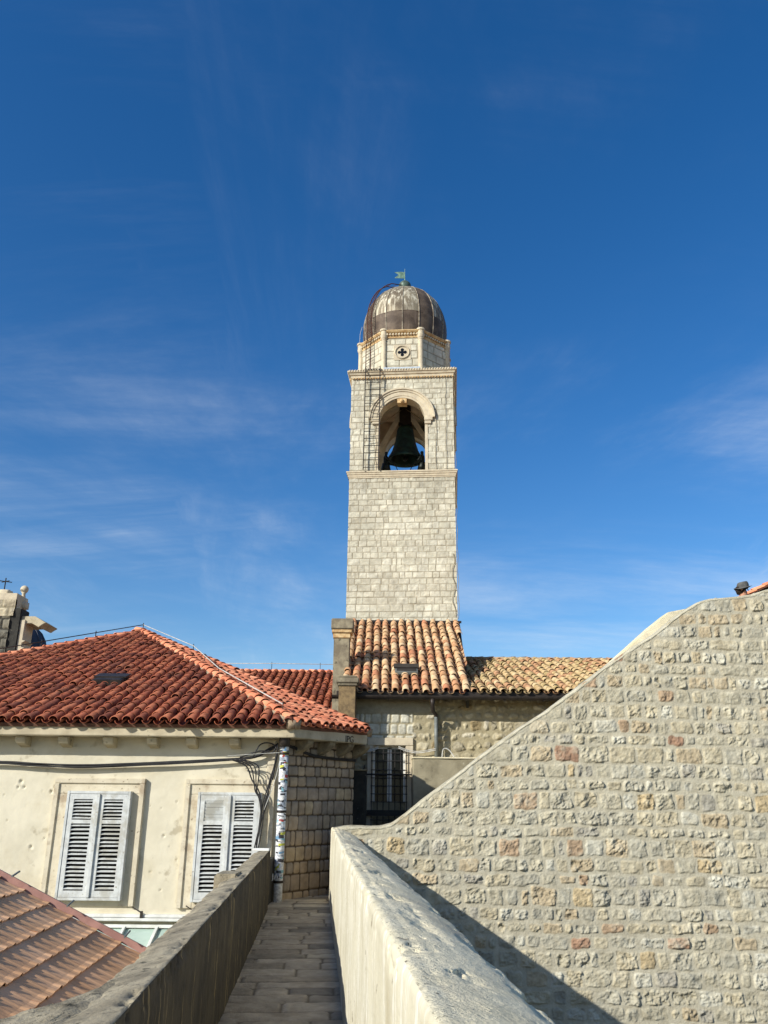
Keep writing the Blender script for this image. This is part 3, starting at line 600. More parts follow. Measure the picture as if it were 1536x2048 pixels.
# drainpipe with stickers
pa = PY(571, 1484, 15.06); pb = PY(554, 1785, 15.06); px = (pa[0]+pb[0])/2; py = 15.06; r = .076
mb = MB(); mb.tube([(px, py, ZP-.5), (px, py, -1.), (px, py, 0), (px, py, pa[2]-.06)], r, 20); mb.tube([(px, py, pa[2]-.08), (px, py, pa[2]+.06), (px-.03, py+.06, pa[2]+.22)], [.095, .1, .09], 16, mi=1)
for z in (-1.3, -.2, .75): mb.lathe((px, py, z), [(r+.002, -.02), (r+.008, -.02), (r+.008, .02), (r+.002, .02)], 20, mi=1, cap=False)
dp = mb.build('drainpipe', [M['stk0'], M['gutter']], house, True); dp['label'] = 'drainpipe covered all over in stickers'
rs = random.Random(8); z = ZP+.35
while z < pa[2]-.12:
    h = rs.uniform(.015, .06); a0 = rs.uniform(-3.0, -.9); n = 8; w = rs.uniform(.5, 1.7); mb = MB(); V = []; rr = r+.0015+rs.random()*.0015; tl = rs.gauss(0, .012)
    for zz in (z, z+h):
        for i in range(n+1):
            t = a0+w*i/n; V.append((px+rr*math.cos(t), py+rr*math.sin(t), zz+tl*(i/n-.5)))
    mb.add(V, [(i, i+1, n+2+i, n+1+i) for i in range(n)]); mb.build('sticker', M['stk%d' % rs.choice([0, 1, 1, 0, 2, 3, 4, 4, 4, 4, 5, 6, 6, 6, 7, 7, 8, 0, 1, 4])], dp, True)
    z += rs.uniform(.002, .026)
def text(s, size, loc, xd, yd, mt, name, parent, th=.002):
    cu = bpy.data.curves.new(name, 'FONT'); cu.body = s; cu.size = size; cu.extrude = th; t = bpy.data.objects.new('tmp', cu); COL.objects.link(t)
    dg = bpy.context.evaluated_depsgraph_get(); me = bpy.data.meshes.new_from_object(t.evaluated_get(dg)); bpy.data.objects.remove(t)
    xd = Vector(xd).normalized(); yd = Vector(yd).normalized(); zd = xd.cross(yd)
    me.transform(Matrix(((xd.x, yd.x, zd.x, loc[0]), (xd.y, yd.y, zd.y, loc[1]), (xd.z, yd.z, zd.z, loc[2]), (0, 0, 0, 1))))
    me.name = name; return link(name, me, mt, parent)
zt_ = PY(553, 1758, 15.0)[2]
text('JAF', .125, (px-.10, py-.1, zt_), (1, .0, 0), (0, 0, 1), M['stk1'], 'lettering', dp)
g0 = PP(690, 1484, R_, nR); text('IPG', .17, g0+nR*.006, eR, (0, 0, 1), M['graf'], 'graffiti', house)
# skylight
def skylight(p, ud, sd, nd, w, h, parent, mt=None):
    ud, sd, nd, p = (np.array(x, float) for x in (ud, sd, nd, p))
    T = lambda x, y, z: tuple(p+ud*x+sd*y+nd*z)
    mb = MB(); mb.box(0, w, 0, h, .02, .17, T=T); o = mb.build('skylight', mt or M['gutter'], parent, bevel=.01)
    mb = MB(); mb.box(.04, w-.04, .04, h-.04, .172, .18, T=T); mb.build('pane', M['gutter'], o)
    mb = MB(); mb.box(-.03, w+.03, h*.45, h+.02, .165, .20, T=T); mb.box(.02, w-.02, -.04, .02, .02, .10, T=T); mb.build('hood', M['gutter'], o, bevel=.006)
    return o
a, ud, sd, nd = FR
nn = np.array(nd); sp0 = PP(182, 1377, a, nn); skylight(sp0, ud, sd, nn, .62, .55, house)
# shutters of cables
def cable(name, paths, r, mt, label, cat, group=None, parts='cable'):
    P = paths[0][0]; t = thing(name, tuple(P), label, cat, group)
    for pts in paths:
        Pv = [Vector(p) for p in pts]; out = []
        for i in range(len(Pv)-1):
            p0_, p1_, p2_, p3_ = Pv[max(i-1, 0)], Pv[i], Pv[i+1], Pv[min(i+2, len(Pv)-1)]
            for k in range(6):
                u = k/6; out.append(.5*((2*p1_)+(p2_-p0_)*u+(2*p0_-5*p1_+4*p2_-p3_)*u*u+(3*p1_-p0_-3*p2_+p3_)*u**3))
        out.append(Pv[-1]); mb = MB(); mb.tube(out, r*random.Random(len(out)+int(abs(Pv[0].z)*999)).uniform(.7, 1.2), 6); mb.build(parts, mt, t, True)
    return t
base = [(-420, 1528), (-200, 1520), (0, 1524), (60, 1527), (150, 1530), (260, 1527), (400, 1521), (500, 1515), (535, 1500), (556, 1488)]
rs = random.Random(3); paths = []
for i in range(5):
    sag = rs.uniform(-4, 9); paths.append([PY(u, v+sag*math.sin(j*1.1+i)*.5+i*.7, YF-.09-rs.uniform(0, .03)) for j, (u, v) in enumerate(base)])
cable('cable_bundle', paths, .017, M['cable'], 'bundle of black cables strung along the cream facade above the shutters', 'cables')
paths = []
for i in range(8):
    a_ = [(556, 1486), (552, 1520+rs.uniform(-5, 5)), (547-rs.uniform(0, 8), 1560), (535-rs.uniform(0, 9), 1605), (524-rs.uniform(-2, 5), 1650), (512-rs.uniform(-4, 4), 1698)]
    if i > 3: a_ = [(430+i*8, 1519), (460+i*8, 1532), (488+i*4, 1552+i*2), (510+rs.uniform(0, 8), 1582), (520+rs.uniform(-3, 5), 1604), (522+rs.uniform(-3, 3), 1640), (513, 1690)]
    paths.append([PY(u, v, YF-.20-rs.uniform(0, .04)) for u, v in a_])
paths.append([PY(u, v, YF-.2) for u, v in ((505, 1516), (520, 1490), (540, 1486), (556, 1497))]); paths.append([PY(u, v, YF-.2) for u, v in ((480, 1515), (520, 1502), (545, 1505), (556, 1490), (545, 1560))])
cable('cable_bundle', paths, .012, M['cable'], 'tangle of black cables dropping down the house corner beside the right-hand shutters', 'cables')
cp = [PP(u, v, W_+nR*.05, nR) for u, v in ((574, 1491), (596, 1500), (625, 1512), (660, 1518), (690, 1521), (712, 1522))]
cable('cable_bundle', [cp, [p+np.array([0, 0, .02]) for p in cp]], .02, M['cable'], 'thick black cable sagging across the shaded stone side wall', 'cables')
cable('wire', [[PY(u, v, YF-.25) for u, v in ((455, 1512), (510, 1508), (566, 1505))], [PY(u, v, YF-.25) for u, v in ((566, 1492), (550, 1560), (528, 1620))]], .006, M['cable_pale'], 'two thin pale wires by the stickered drainpipe', 'wire')
# lightning conductors
def conductor(pts, mt, label, r=.014, posts=True):
    t = thing('lightning_conductor', tuple(pts[0]), label, 'lightning conductor'); mb = MB(); mb.tube(pts, r, 6); mb.build('rod', mt, t, True)
    if posts:
        for a_, b_ in zip(pts, pts[1:]):
            L_ = np.linalg.norm(np.array(b_)-np.array(a_)); n = max(1, int(L_/1.6))
            for i in range(n+1):
                p = np.array(a_)+(np.array(b_)-np.array(a_))*i/n; mb = MB(); mb.tube([p-np.array([0, 0, .22]), p+np.array([0, 0, .05])], r*.9, 6); mb.build('holder', M['gutter'], t)
up = np.array([0, 0, .27])
conductor([Pk+up, Pk+(Lm-Pk)*1.6+up], M['gutter'], 'dark lightning rod line along the left ridge of the red hipped roof')
Q = Pk+(Cc-Pk)
conductor([Pk+up, Pk+(Rc-Pk)*.30+up*1.0, Pk+(Cc-Pk)*.62+up*.9, Cc+(Pk-Cc)*.05+up*.9], M['cable_pale'], 'white lightning rod line down the right hip of the red roof', .011)

# ------------------------------------------------------------------ red roofed house behind
hb = thing('house', (-3.5, 26, -7), 'house showing a strip of red tiled roof left of the grey chimney', 'house')
ye = 24.5; a = PY(580, 1428, ye); ze = a[2]; xl = -6.6; xr = -.5; run = 5.6; zr = PY(570, 1345, ye+run)[2]
rf, _ = roof_facet('roof', [(xl, ye, ze), (xr, ye, ze), (xr, ye+run, zr), (xl, ye+run, zr)], 0, M['tile_red'], hb, seed=31, sp=.24)
V, Fq = tile_line((xl, ye+run, zr), (xr, ye+run, zr), r=.12, lift=.02); mb = MB(); mb.add(V, Fq); mb.build('ridge_tiles', M['tile_orange'], hb, True)
mb = MB(); mb.box(xl+.2, xr-.2, ye+.3, ye+run+4, -7, ze-.05); mb.prism([(xl+.2, ye+.3, ze-.06), (xl+.2, ye+run, zr-.15), (xl+.2, ye+run+4, ze-.06)], (xr-xl-.4, 0, 0)); mb.build('wall', M['plaster'], hb)
conductor([np.array([xl, ye+run, zr+.3]), np.array([-4, ye+run, zr+.32]), np.array([xr, ye+run, zr+.3])], M['cable_pale'], 'thin lightning rod line on the ridge of the red roof behind', .012)

# ------------------------------------------------------------------ brown roof in the foreground
fb = thing('house', (-4, 6, -7), 'low house with pinkish brown interlocking tiles in the lower left foreground', 'house')
Ve = PZ(290, 1917, -1.62); Vt = PP(0, 1760, Ve, PD); up_ = (Vt-Ve); Ls = np.linalg.norm(up_); up_ /= Ls; dn = -PD
nb = np.cross(up_, dn); nb = nb if nb[2] > 0 else -nb
ex = .30; tw_ = .2; mb = MB(); rs = random.Random(4)
prf = [(0, .016), (.03, .018), (.06, .006), (.10, .002), (.13, .006), (.15, .005), (.18, .0), (.2, .007), (.215, .016)]
for j in range(-1, int(5.2/ex)):
    for i in range(int(8.5/tw_)):
        o_ = Ve+up_*(j*ex+rs.gauss(0, .004))+dn*(i*tw_+.0); V = []; lf = .020+rs.gauss(0, .0015)
        for s, l, hf in ((0, lf, 1.15), (ex*.22, lf*.8, .45), (ex*1.08, .010, .25)):
            for x, h in prf: V.append(o_+up_*s+dn*x+nb*(h*hf+l))
        for x, h in prf: V.append(o_+dn*x+nb*(h*1.15+lf-.012))
        n = len(prf); mb.add(V, [(r_*n+k, r_*n+k+1, r_*n+n+k+1, r_*n+n+k) for r_ in (0, 1) for k in range(n-1)]+[(3*n+k, 3*n+k+1, k+1, k) for k in range(n-1)])
me = bpy.data.meshes.new('roof'); me.from_pydata(mb.v, [], mb.f); link('roof', me, M['tile_brown'], fb, False)
A = Ve-up_*.3; B = Ve+up_*5.2; mb = MB(); mb.prism([A, B, B+dn*8.6, A+dn*8.6], -nb*.12); mb.build('roof_base', M['under'], fb)
mb = MB(); mb.bar(A+nb*.06-dn*.02, B+nb*.03-dn*.02, .03, .07, up=nb); mb.build('verge_trim', M['verge'], fb)
for s in (.16*Ls, .55*Ls, .93*Ls):
    p = Ve+up_*s+nb*.09; mb = MB(); mb.tube([p-dn*.05+nb*.06, p+nb*.05, p+dn*.12+nb*.02], .011, 6); mb.build('tile_clip', M['pipe_grey'], fb)
mb = MB(); q = [A+up_*.4+dn*.15, B+dn*.15, B+dn*8, A+up_*.4+dn*8]
mb.add([tuple(p-np.array([0, 0, .12])) for p in q]+[(p[0], p[1], -7) for p in q], [(0, 1, 2, 3), (4, 7, 6, 5), (0, 4, 5, 1), (1, 5, 6, 2), (2, 6, 7, 3), (3, 7, 4, 0)]); mb.build('wall', M['stucco'], fb)

# ================================================================== STONE HOUSE WITH TAN ROOFS, RIGHT OF CENTRE
sh = thing('house', (3, 20, -7), 'rubble stone house with two mottled tan tile roofs below the bell tower', 'house')
YW = 20.0; YG = 19.72; zg = PY(900, 1387, YG)[2]
xa = PY(688, 1387, YG)[0]; xb = PY(936, 1387, YG)[0]; yt = 24.9; zt1 = PY(815, 1248, yt)[2]; xc = PY(916, 1248, yt)[0]; xd = PY(700, 1248, yt)[0]
roof_facet('roof', [(xa, YG, zg), (xb, YG, zg), (xc, yt, zt1), (xd, yt, zt1)], 0, M['tile_tan'], sh, seed=51, sp=.2385)
x2 = PY(948, 1385, YG)[0]; x3 = PY(1330, 1385, YG)[0]; yt2 = 25.3; zt2 = PY(1000, 1322, yt2)[2]; x4 = PY(1300, 1318, yt2)[0]
# the second roof's tile rows drift to the left as they climb
sk = -.62
roof_facet('low_roof', [(x2-.1, YG, zg), (x3+1, YG, zg), (x4+1, yt2, zt2), (x2-.05, yt2, zt2)], 0, M['tile_ochre'], sh, seed=52, sp=.225)
mb = MB(); V, Fq = tile_line((x4+1.5, yt2, zt2), (x2-.05, yt2, zt2), r=.12, lift=.03); mb.add(V, Fq); nf = len(mb.f); mb.mi = [0]*nf; mb.bar((x2-.05, yt2-.02, zt2+.03), (x4+1.5, yt2-.02, zt2+.03), .22, .14, mi=1); mb.build('ridge_tiles', [M['tile_tan'], M['mortar']], sh, True)
# body
mb = MB(); xs_ = PY(872, 1450, YW)[0]
mb.prism([(xa+.1, YW+.35, zg-.02), (xa+.1, yt+.2, zt1-.1), (xa+.1, yt+.2, -7), (xa+.1, YW+.35, -7)], (xb-xa-.12, 0, 0)); mb.box(xa+.11, xs_-.01, YW+.02, YW+.36, zg-.3, zg-.03)
mb.prism([(xb+.0, YW+.35, zg-.02), (xb+.0, yt2, zt2-.1), (xb, yt2+4, zg), (xb+.0, yt2+4, -7), (xb+.0, YW+.35, -7)], (x3-xb+1, 0, 0)); mb.build('wall', M['plaster'], sh)
mb = MB(); mb.prism([(xb-.02, YG+.1, zg-.05), (xc, yt, zt1-.02), (xc+.0, yt, zt1-.8), (xb-.02, YG+.3, zg-.3)], (.06, 0, 0)); mb.build('roof_cheek', M['plaster_dark'], sh)  # dark colour paints in the shadow between the two roofs
mb = MB(); mb.box(xd-.1, xc+.05, yt-.05, yt+.15, zt1-.03, zt1+.05); mb.bar((xd-.1, yt-.02, zt1+.07), (xc+.1, yt-.02, zt1+.07), .08, .06); mb.build('flashing', M['gutter'], sh)
def wallpx(u, v, Y): p = PY(u, v, Y); return p[0], p[2]
xs_ = PY(872, 1450, YW)[0]; zb1 = PY(800, 1430, YW)[2]; zb0 = PY(800, 1480, YW)[2]; xm = PY(826, 1450, YW)[0]
LRUB = [(*lin((170, 160, 132)), 6), (*lin((186, 176, 148)), 5), (*lin((156, 148, 126)), 4), (*lin((196, 188, 166)), 3), (*lin((148, 132, 100)), 2)]
def wl(U, V):
    H, C = masonry(U, V, 33, .235, .26, .035, LRUB, lin((160, 150, 122)), prot=.02, rough=.03, dome=.012, rad_=.08, irr=.03, warp=.03, insv=.035, edge=.03, mvar=.09)
    H2, C2 = masonry(U, V, 35, .2, .22, .02, [(*lin((206, 202, 184)), 3), (*lin((190, 186, 168)), 2)], lin((160, 150, 122)), prot=.02, rough=.012, dome=.006, rad_=.04, irr=.006, warp=.004, insv=.008, edge=.02, rows=[-3, zb0-.4, zb0-.2, zb0+.0, zb0+.12, zb0+.37, zb0+.60, 9])
    mk = ((U < xm) & (V > zb0-.35) & (V < zb0+.60))[..., None]; H = np.where(mk[..., 0], H2, H); C = np.where(mk, C2, C)
    top = (V > zb0+.60+.03*vn(U*3, V*0, 3))[..., None] & (U < xs_-.15)[..., None]; H = np.where(top[..., 0], .02+.01*fbm(U*4, V*4, 3), H); C = np.where(top, np.array(lin((158, 150, 128)))*(1+.15*fbm(U*2, V*2, 6)[..., None]), C)
    return H, C
wx0, wz1 = wallpx(746, 1491, YW); wx1 = wallpx(811, 1491, YW)[0]; wz0 = wallpx(780, 1665, YW)[1]
relief('stone_facing', (0, YW, 0), (1, 0, 0), (0, 0, 1), (0, -1, 0), xa+.12, xs_, lambda x: -2.6, lambda x: zg-.1, .02, wl, M['masonry'], sh, back=.3, keep=lambda u, v: ~((u > wx0) & (u < wx1) & (v < wz1) & (v > wz0)))
def wr(U, V): return masonry(U, V, 34, .225, .25, .035, LRUB, lin((160, 150, 122)), prot=.02, rough=.035, dome=.014, rad_=.08, irr=.03, warp=.04, insv=.04, edge=.03, mvar=.09)
relief('stone_facing', (0, YW+.15, 0), (1, 0, 0), (0, 0, 1), (0, -1, 0), xs_-.02, x3+1, lambda x: -1.2, lambda x: zg-.05, .02, wr, M['masonry'], sh, back=.05)
# window of the stone house
mb = MB(); fx0 = wallpx(735, 1491, YW)[0]; fx1 = wallpx(826.5, 1491, YW)[0]; fz = wallpx(780, 1476, YW)[1]
mb.box(fx0, fx1, YW-.07, YW+.25, wz1, fz); mb.box(fx0, wx0, YW-.066, YW+.25, wz0, wz1-.002); mb.box(wx1, fx1, YW-.066, YW+.25, wz0, wz1-.002)
w = mb.build('window', M['trim'], sh, bevel=.012)
mb = MB(); mb.box(wx0, wx1, YW+.2, YW+.21, wz0, wz1); mb.build('pane', M['glass_dark'], w)
cx = wallpx(779, 1550, YW)[0]; zs = wallpx(780, 1603, YW)[1]
mb = MB(); mb.box(cx-.05, cx+.05, YW+.13, YW+.19, zs, wz1-.04); mb.box(wx0, wx0+.05, YW+.13, YW+.19, zs, wz1); mb.box(wx1-.05, wx1, YW+.13, YW+.19, zs, wz1); mb.box(wx0+.05, wx1-.05, YW+.13, YW+.19, wz1-.07, wz1); mb.build('sash', M['white'], w)
mb = MB(); mb.box(wx0, wx1, YW+.12, YW+.2, wz0, zs); mb.build('sill_panel', M['plaster'], w)
mb = MB(); yb = YW-.11
for i in range(7):
    x = wx0-.02+(wx1-wx0+.04)*i/6; mb.tube([(x, yb, wz0), (x, yb, wz1-.08)], .011, 6)
for v in (1506, 1522, 1540, 1556, 1572, 1588, 1604, 1640):
    z = wallpx(780, v, yb)[1]; mb.tube([(wx0-.04, yb-.01, z), (wx1+.04, yb-.01, z)], .010, 6)
z = wallpx(780, 1549, yb)[1]; mb.tube([(fx0-.05, yb-.05, z), (fx1+.02, yb-.05, z)], .02, 6)
z = wallpx(780, 1626, yb)[1]; mb.box(fx0, fx1, yb-.05, yb-.02, z-.06, z+.06)
for x in (fx0-.06, fx1-.02):
    zt = wallpx(780, 1537, yb)[1]; mb.tube([(x, yb-.05, -2.4), (x, yb-.05, zt), (x, yb-.05, zt+.08)], [.028, .028, .004], 8)
mb.build('grille', M['iron'], w)
# gutter and downpipe
mb = MB(); zgu = PY(900, 1395, YG-.09)[2]; r = .085
V = []; n = 10; x0g = PY(664, 1392, YG-.09)[0]; x1g = x3+1
for x in (x0g, x1g):
    for i in range(n+1):
        t = math.pi+math.pi*i/n; V.append((x, YG-.09+r*math.cos(t), zgu+.03+r*math.sin(t)))
    for i in range(n+1):
        t = 2*math.pi-math.pi*i/n; V.append((x, YG-.09+(r-.008)*math.cos(t), zgu+.032+(r-.008)*math.sin(t)))
m_ = 2*n+2; mb.add(V, [(i, (i+1) % m_, m_+(i+1) % m_, m_+i) for i in range(m_)]+[tuple(range(m_))[::-1], tuple(range(m_, 2*m_))])
mb.box(x0g+.1, x1g, YG-.01, YG+.02, zgu-.02, zgu+.14)
k = 0
while x0g+.4+k*.9 < x1g: x = x0g+.4+k*.9; mb.box(x, x+.03, YG-.19, YG, zgu-.068, zgu-.058); k += 1
mb.build('gutter', M['gutter'], sh)
dxp = PY(867, 1400, YW-.1)[0]; zA = zgu-.05; zB = PY(870, 1430, YW-.06)[2]; zC = PY(870, 1514, YW-.08)[2]; dx2 = PY(872, 1450, YW-.08)[0]
mb = MB(); mb.tube([(dxp-.04, YG-.09, zA+.02), (dxp-.04, YG-.09, zA-.1), (dxp-.02, YG+.02, zA-.26), (dx2, YW-.09, zB), (dx2, YW-.09, zB-.1)], [.06, .05, .045, .045, .045], 10)
mb.tube([(dx2, YW-.09, zB-.05), (dx2, YW-.09, zC)], .045, 10, mi=1); mb.build('downpipe', [M['gutter'], M['pipe_grey']], sh, True)
# skylight
a = np.array([xa, YG, zg]); sd = np.array([0, yt-YG, zt1-zg]); sd /= np.linalg.norm(sd); nd = np.array([0, -sd[2], sd[1]])
p = PP(790, 1356, a, nd); skylight(p, (1, 0, 0), sd, nd, PP(836, 1356, a, nd)[0]-p[0], .5, sh, M['pipe_grey'])
# chimneys
Yc = 20.9; x0 = PY(667, 1300, Yc)[0]; x1 = PY(699, 1300, Yc)[0]; zt = PY(680, 1238, Yc)[2]; z1 = PY(680, 1259, Yc)[2]; z2 = PY(680, 1274, Yc)[2]
mb = MB(); mb.box(x0, x1, Yc, Yc+.45, -1, z2); c1 = mb.build('chimney', M['chim'], sh, bevel=.015); c1['label'] = 'tall grey rendered chimney with heavy cap'
mb = MB(); mb.box(x0-.07, x1+.09, Yc-.1, Yc+.55, z1+.002, zt); mb.build('cap', M['chim'], c1, bevel=.02)
mb = MB(); mb.box(x0-.05, x1+.06, Yc-.07, Yc+.5, z1-.09, z1); mb.box(x0-.02, x1+.02, Yc-.03, Yc+.47, z2-.03, z1-.092); mb.build('cap_moulding', M['trim_ochre'], c1, bevel=.015)
Yc = 19.35; x0 = PY(677, 1400, Yc)[0]; x1 = PY(711, 1400, Yc)[0]; zt = PY(690, 1351, Yc)[2]; z1 = PY(690, 1366, Yc)[2]
mb = MB(); mb.box(x0, x1, Yc, YW+.1, -2, z1-.06); c1 = mb.build('pier', M['brick'], sh, bevel=.01); c1['label'] = 'stained yellow-brown brick pier with flat cap'
mb = MB(); mb.box(x0-.03, x1+.04, Yc-.04, Yc+.5, z1-.058, z1); mb.box(x0-.06, x1+.07, Yc-.07, Yc+.55, z1+.002, zt-.05); mb.box(x0-.03, x1+.03, Yc-.04, Yc+.5, zt-.048, zt); mb.build('cap', M['chim'], c1, bevel=.015)
# dark pillar, plaster block
Yd = 17.6; x0, z = wallpx(696, 1541, Yd); x1 = wallpx(733, 1541, Yd)[0]
t = thing('pillar', (x0, Yd, ZP), 'dark rendered pillar between the shaded house and the barred window', 'pillar')
mb = MB(); mb.box(x0, x1, Yd, Yd+.4, -2, z); mb.build('shaft', M['plaster_dark'], t, bevel=.02); mb = MB(); mb.box(x0-.015, x1+.015, Yd-.015, Yd+.41, z+.001, z+.03); mb.build('cap', M['plaster'], t, bevel=.008)
Yb = 19.3; x0, z = wallpx(826, 1517, Yb); t = thing('block_wall', (x0+1.5, Yb, -2), 'mottled grey-brown plastered low wall beside the barred window', 'wall')
def pl(U, V): return .02*fbm(U*2, V*2, 91, 5), np.ones(U.shape+(3,))
relief('wall_face', (0, Yb, 0), (1, 0, 0), (0, 0, 1), (0, -1, 0), x0, x0+3.5, lambda x: -1.6, lambda x: z, .03, pl, M['plaster'], t, back=.65)
mb = MB(); mb.box(x0-.02, x0+3.5, Yb-.03, YW, z-.0, z+.035); mb.build('coping', M['concrete'], t, bevel=.01)
yc_ = YW-.13
cable('wire', [[PY(u, v+i*3, yc_) for u, v in q_] for i in (0, 1) for q_ in (((728, 1500), (742, 1499), (757, 1493)), ((797, 1493), (812, 1499), (832, 1503), (852, 1501), (872, 1497)))], .012, M['cable_pale'], 'pale wires drooping from the lintel of the barred window', 'wire')
cable('wire', [[PY(u, v, yc_-.4) for u, v in ((884, 1516), (886, 1500), (892, 1497), (900, 1502), (909, 1515))]], .012, M['cable_pale'], 'pale looped wire end on top of the plastered low wall', 'wire')

# ================================================================== BELL TOWER
fl = PY(692, 1235, 25.52); fr = PY(915, 1235, 25.24); HW = np.linalg.norm((fr-fl)[:2])/2; ft = (fr-fl)/np.linalg.norm((fr-fl)[:2]); PHI = math.atan2(-ft[1], ft[0])
cph, sph = math.cos(PHI), math.sin(PHI); ctr = (fl+fr)/2+np.array([sph, cph, 0])*HW
def T(x, y, z): return (ctr[0]+x*cph+y*sph, ctr[1]-x*sph+y*cph, z)
zm0 = PY(803, 956, 25.4)[2]; zm1 = PY(803, 943, 25.4)[2]; zt0 = PY(803, 755, 25.4)[2]; zt1_ = PY(803, 742, 25.4)[2]
tower = thing('bell_tower', T(0, 0, -7), 'tall pale limestone bell tower with an arched belfry and a ribbed weathered dome', 'bell tower')
TW = [(*lin((202, 197, 177)), 6), (*lin((199, 193, 173)), 5), (*lin((205, 200, 181)), 4), (*lin((196, 190, 170)), 2)]
def tw_pat(seed):
    return lambda U, V: masonry(U, V, seed, .208, .27, .012, TW, lin((180, 172, 151)), prot=.006, rough=.008, dome=0, rad_=.016, irr=.004, warp=.004, chv=.12, cwv=.5, insv=.003, edge=.014, jtone=lin((150, 141, 121)))
A3 = np.array
def stained(pat, tops):
    def f(U, V):
        H, C = pat(U, V); s = 1
        for zt_ in tops:
            d = zt_-V; w = np.where(d > 0, np.exp(-np.clip(d, 0, 9)/(.35+.5*np.clip(fbm(U*2.5, V*0, 17, 3)+.4, 0, 2))), 0); s = s-.20*w*np.clip(.45+1.2*fbm(U*5.5, V*.35, 23, 4), 0, 1)
        s = s*(1-.10*np.clip(fbm(U*.8, V*.5, 29, 4)*2, 0, 1)); return H, C*s[..., None]*np.array([1, .985, .95])**(1-s)[..., None]
    return f
def side(k):   # local frame of face k: origin, along, outward (0 front, 1 right, 2 back, 3 left)
    a = k*math.pi/2; ux, uy = math.cos(a), math.sin(a); nx, ny = math.sin(a), -math.cos(a)
    O = A3(T(nx*HW, ny*HW, 0)); U = A3(T(ux, uy, 0))-A3(T(0, 0, 0)); Nn = A3(T(nx, ny, 0))-A3(T(0, 0, 0)); return O, U, Nn
for k in range(4):
    O, U, Nn = side(k); st = .017 if k == 0 else .04
    relief('shaft_facing', O, U, (0, 0, 1), Nn, -HW, HW, lambda x: 3.5, lambda x: zm0+.02, st, stained(tw_pat(100+k), [zm0]), M['ashlar'], tower, back=.02)
mb = MB(); mb.box(-HW+.02, HW-.02, -HW+.02, HW-.02, -7, zm1-.02, T=T); mb.build('shaft', M['trim'], tower)
def cornice(name, prof, hw, mt, par, T=T):   # prof: (out, z) list swept round a square
    mb = MB(); V = []; n = len(prof)
    for sx, sy in ((-1, -1), (1, -1), (1, 1), (-1, 1)):
        for o, z in prof: V.append(T(sx*(hw+o), sy*(hw+o), z))
    F_ = [(c*n+i, ((c+1) % 4)*n+i, ((c+1) % 4)*n+i+1, c*n+i+1) for c in range(4) for i in range(n-1)]+[tuple(c*n+n-1 for c in range(4)), tuple(c*n for c in range(4))[::-1]]
    mb.add(V, F_); return mb.build(name, mt, par)
h = zm1-zm0
cornice('string_course', [(-.03, zm0), (.025, zm0), (.03, zm0+h*.2), (.045, zm0+h*.22), (.055, zm0+h*.5), (.075, zm0+h*.53), (.08, zm0+h*.78), (.10, zm0+h*.8), (.10, zm1), (-.03, zm1+.015)], HW, M['trim'], tower)
h = zt1_-zt0
cornice('cornice', [(-.03, zt0), (.02, zt0), (.03, zt0+h*.35), (.06, zt0+h*.4), (.09, zt0+h*.7), (.12, zt0+h*.74), (.125, zt1_), (-.03, zt1_+.02)], HW+.005, M['trim'], tower)
mb = MB()     # rope-like bead along the top edge
for k in range(4):
    O, U, Nn = side(k); n = 40
    for i in range(n):
        p = O+U*((i+.5)/n*2-1)*(HW+.1)+Nn*.125; mb.lathe((p[0], p[1], zt1_-.012), sphere_prof(.034, 4), 6)
mb.build('bead_moulding', M['trim'], tower, True)
mb = MB()
for k in range(4):
    O, U, Nn = side(k); n = 36
    for i in range(n):
        p = O+U*((i+.5)/n*2-1)*(HW+.02)+Nn*.04; q = p+U*.028; mb.bar(tuple(p)[:2]+(zt0-.03,), tuple(q+U*.02)[:2]+(zt0-.03,), .06, .05)
mb.build('dentils', M['trim_ochre'], tower)
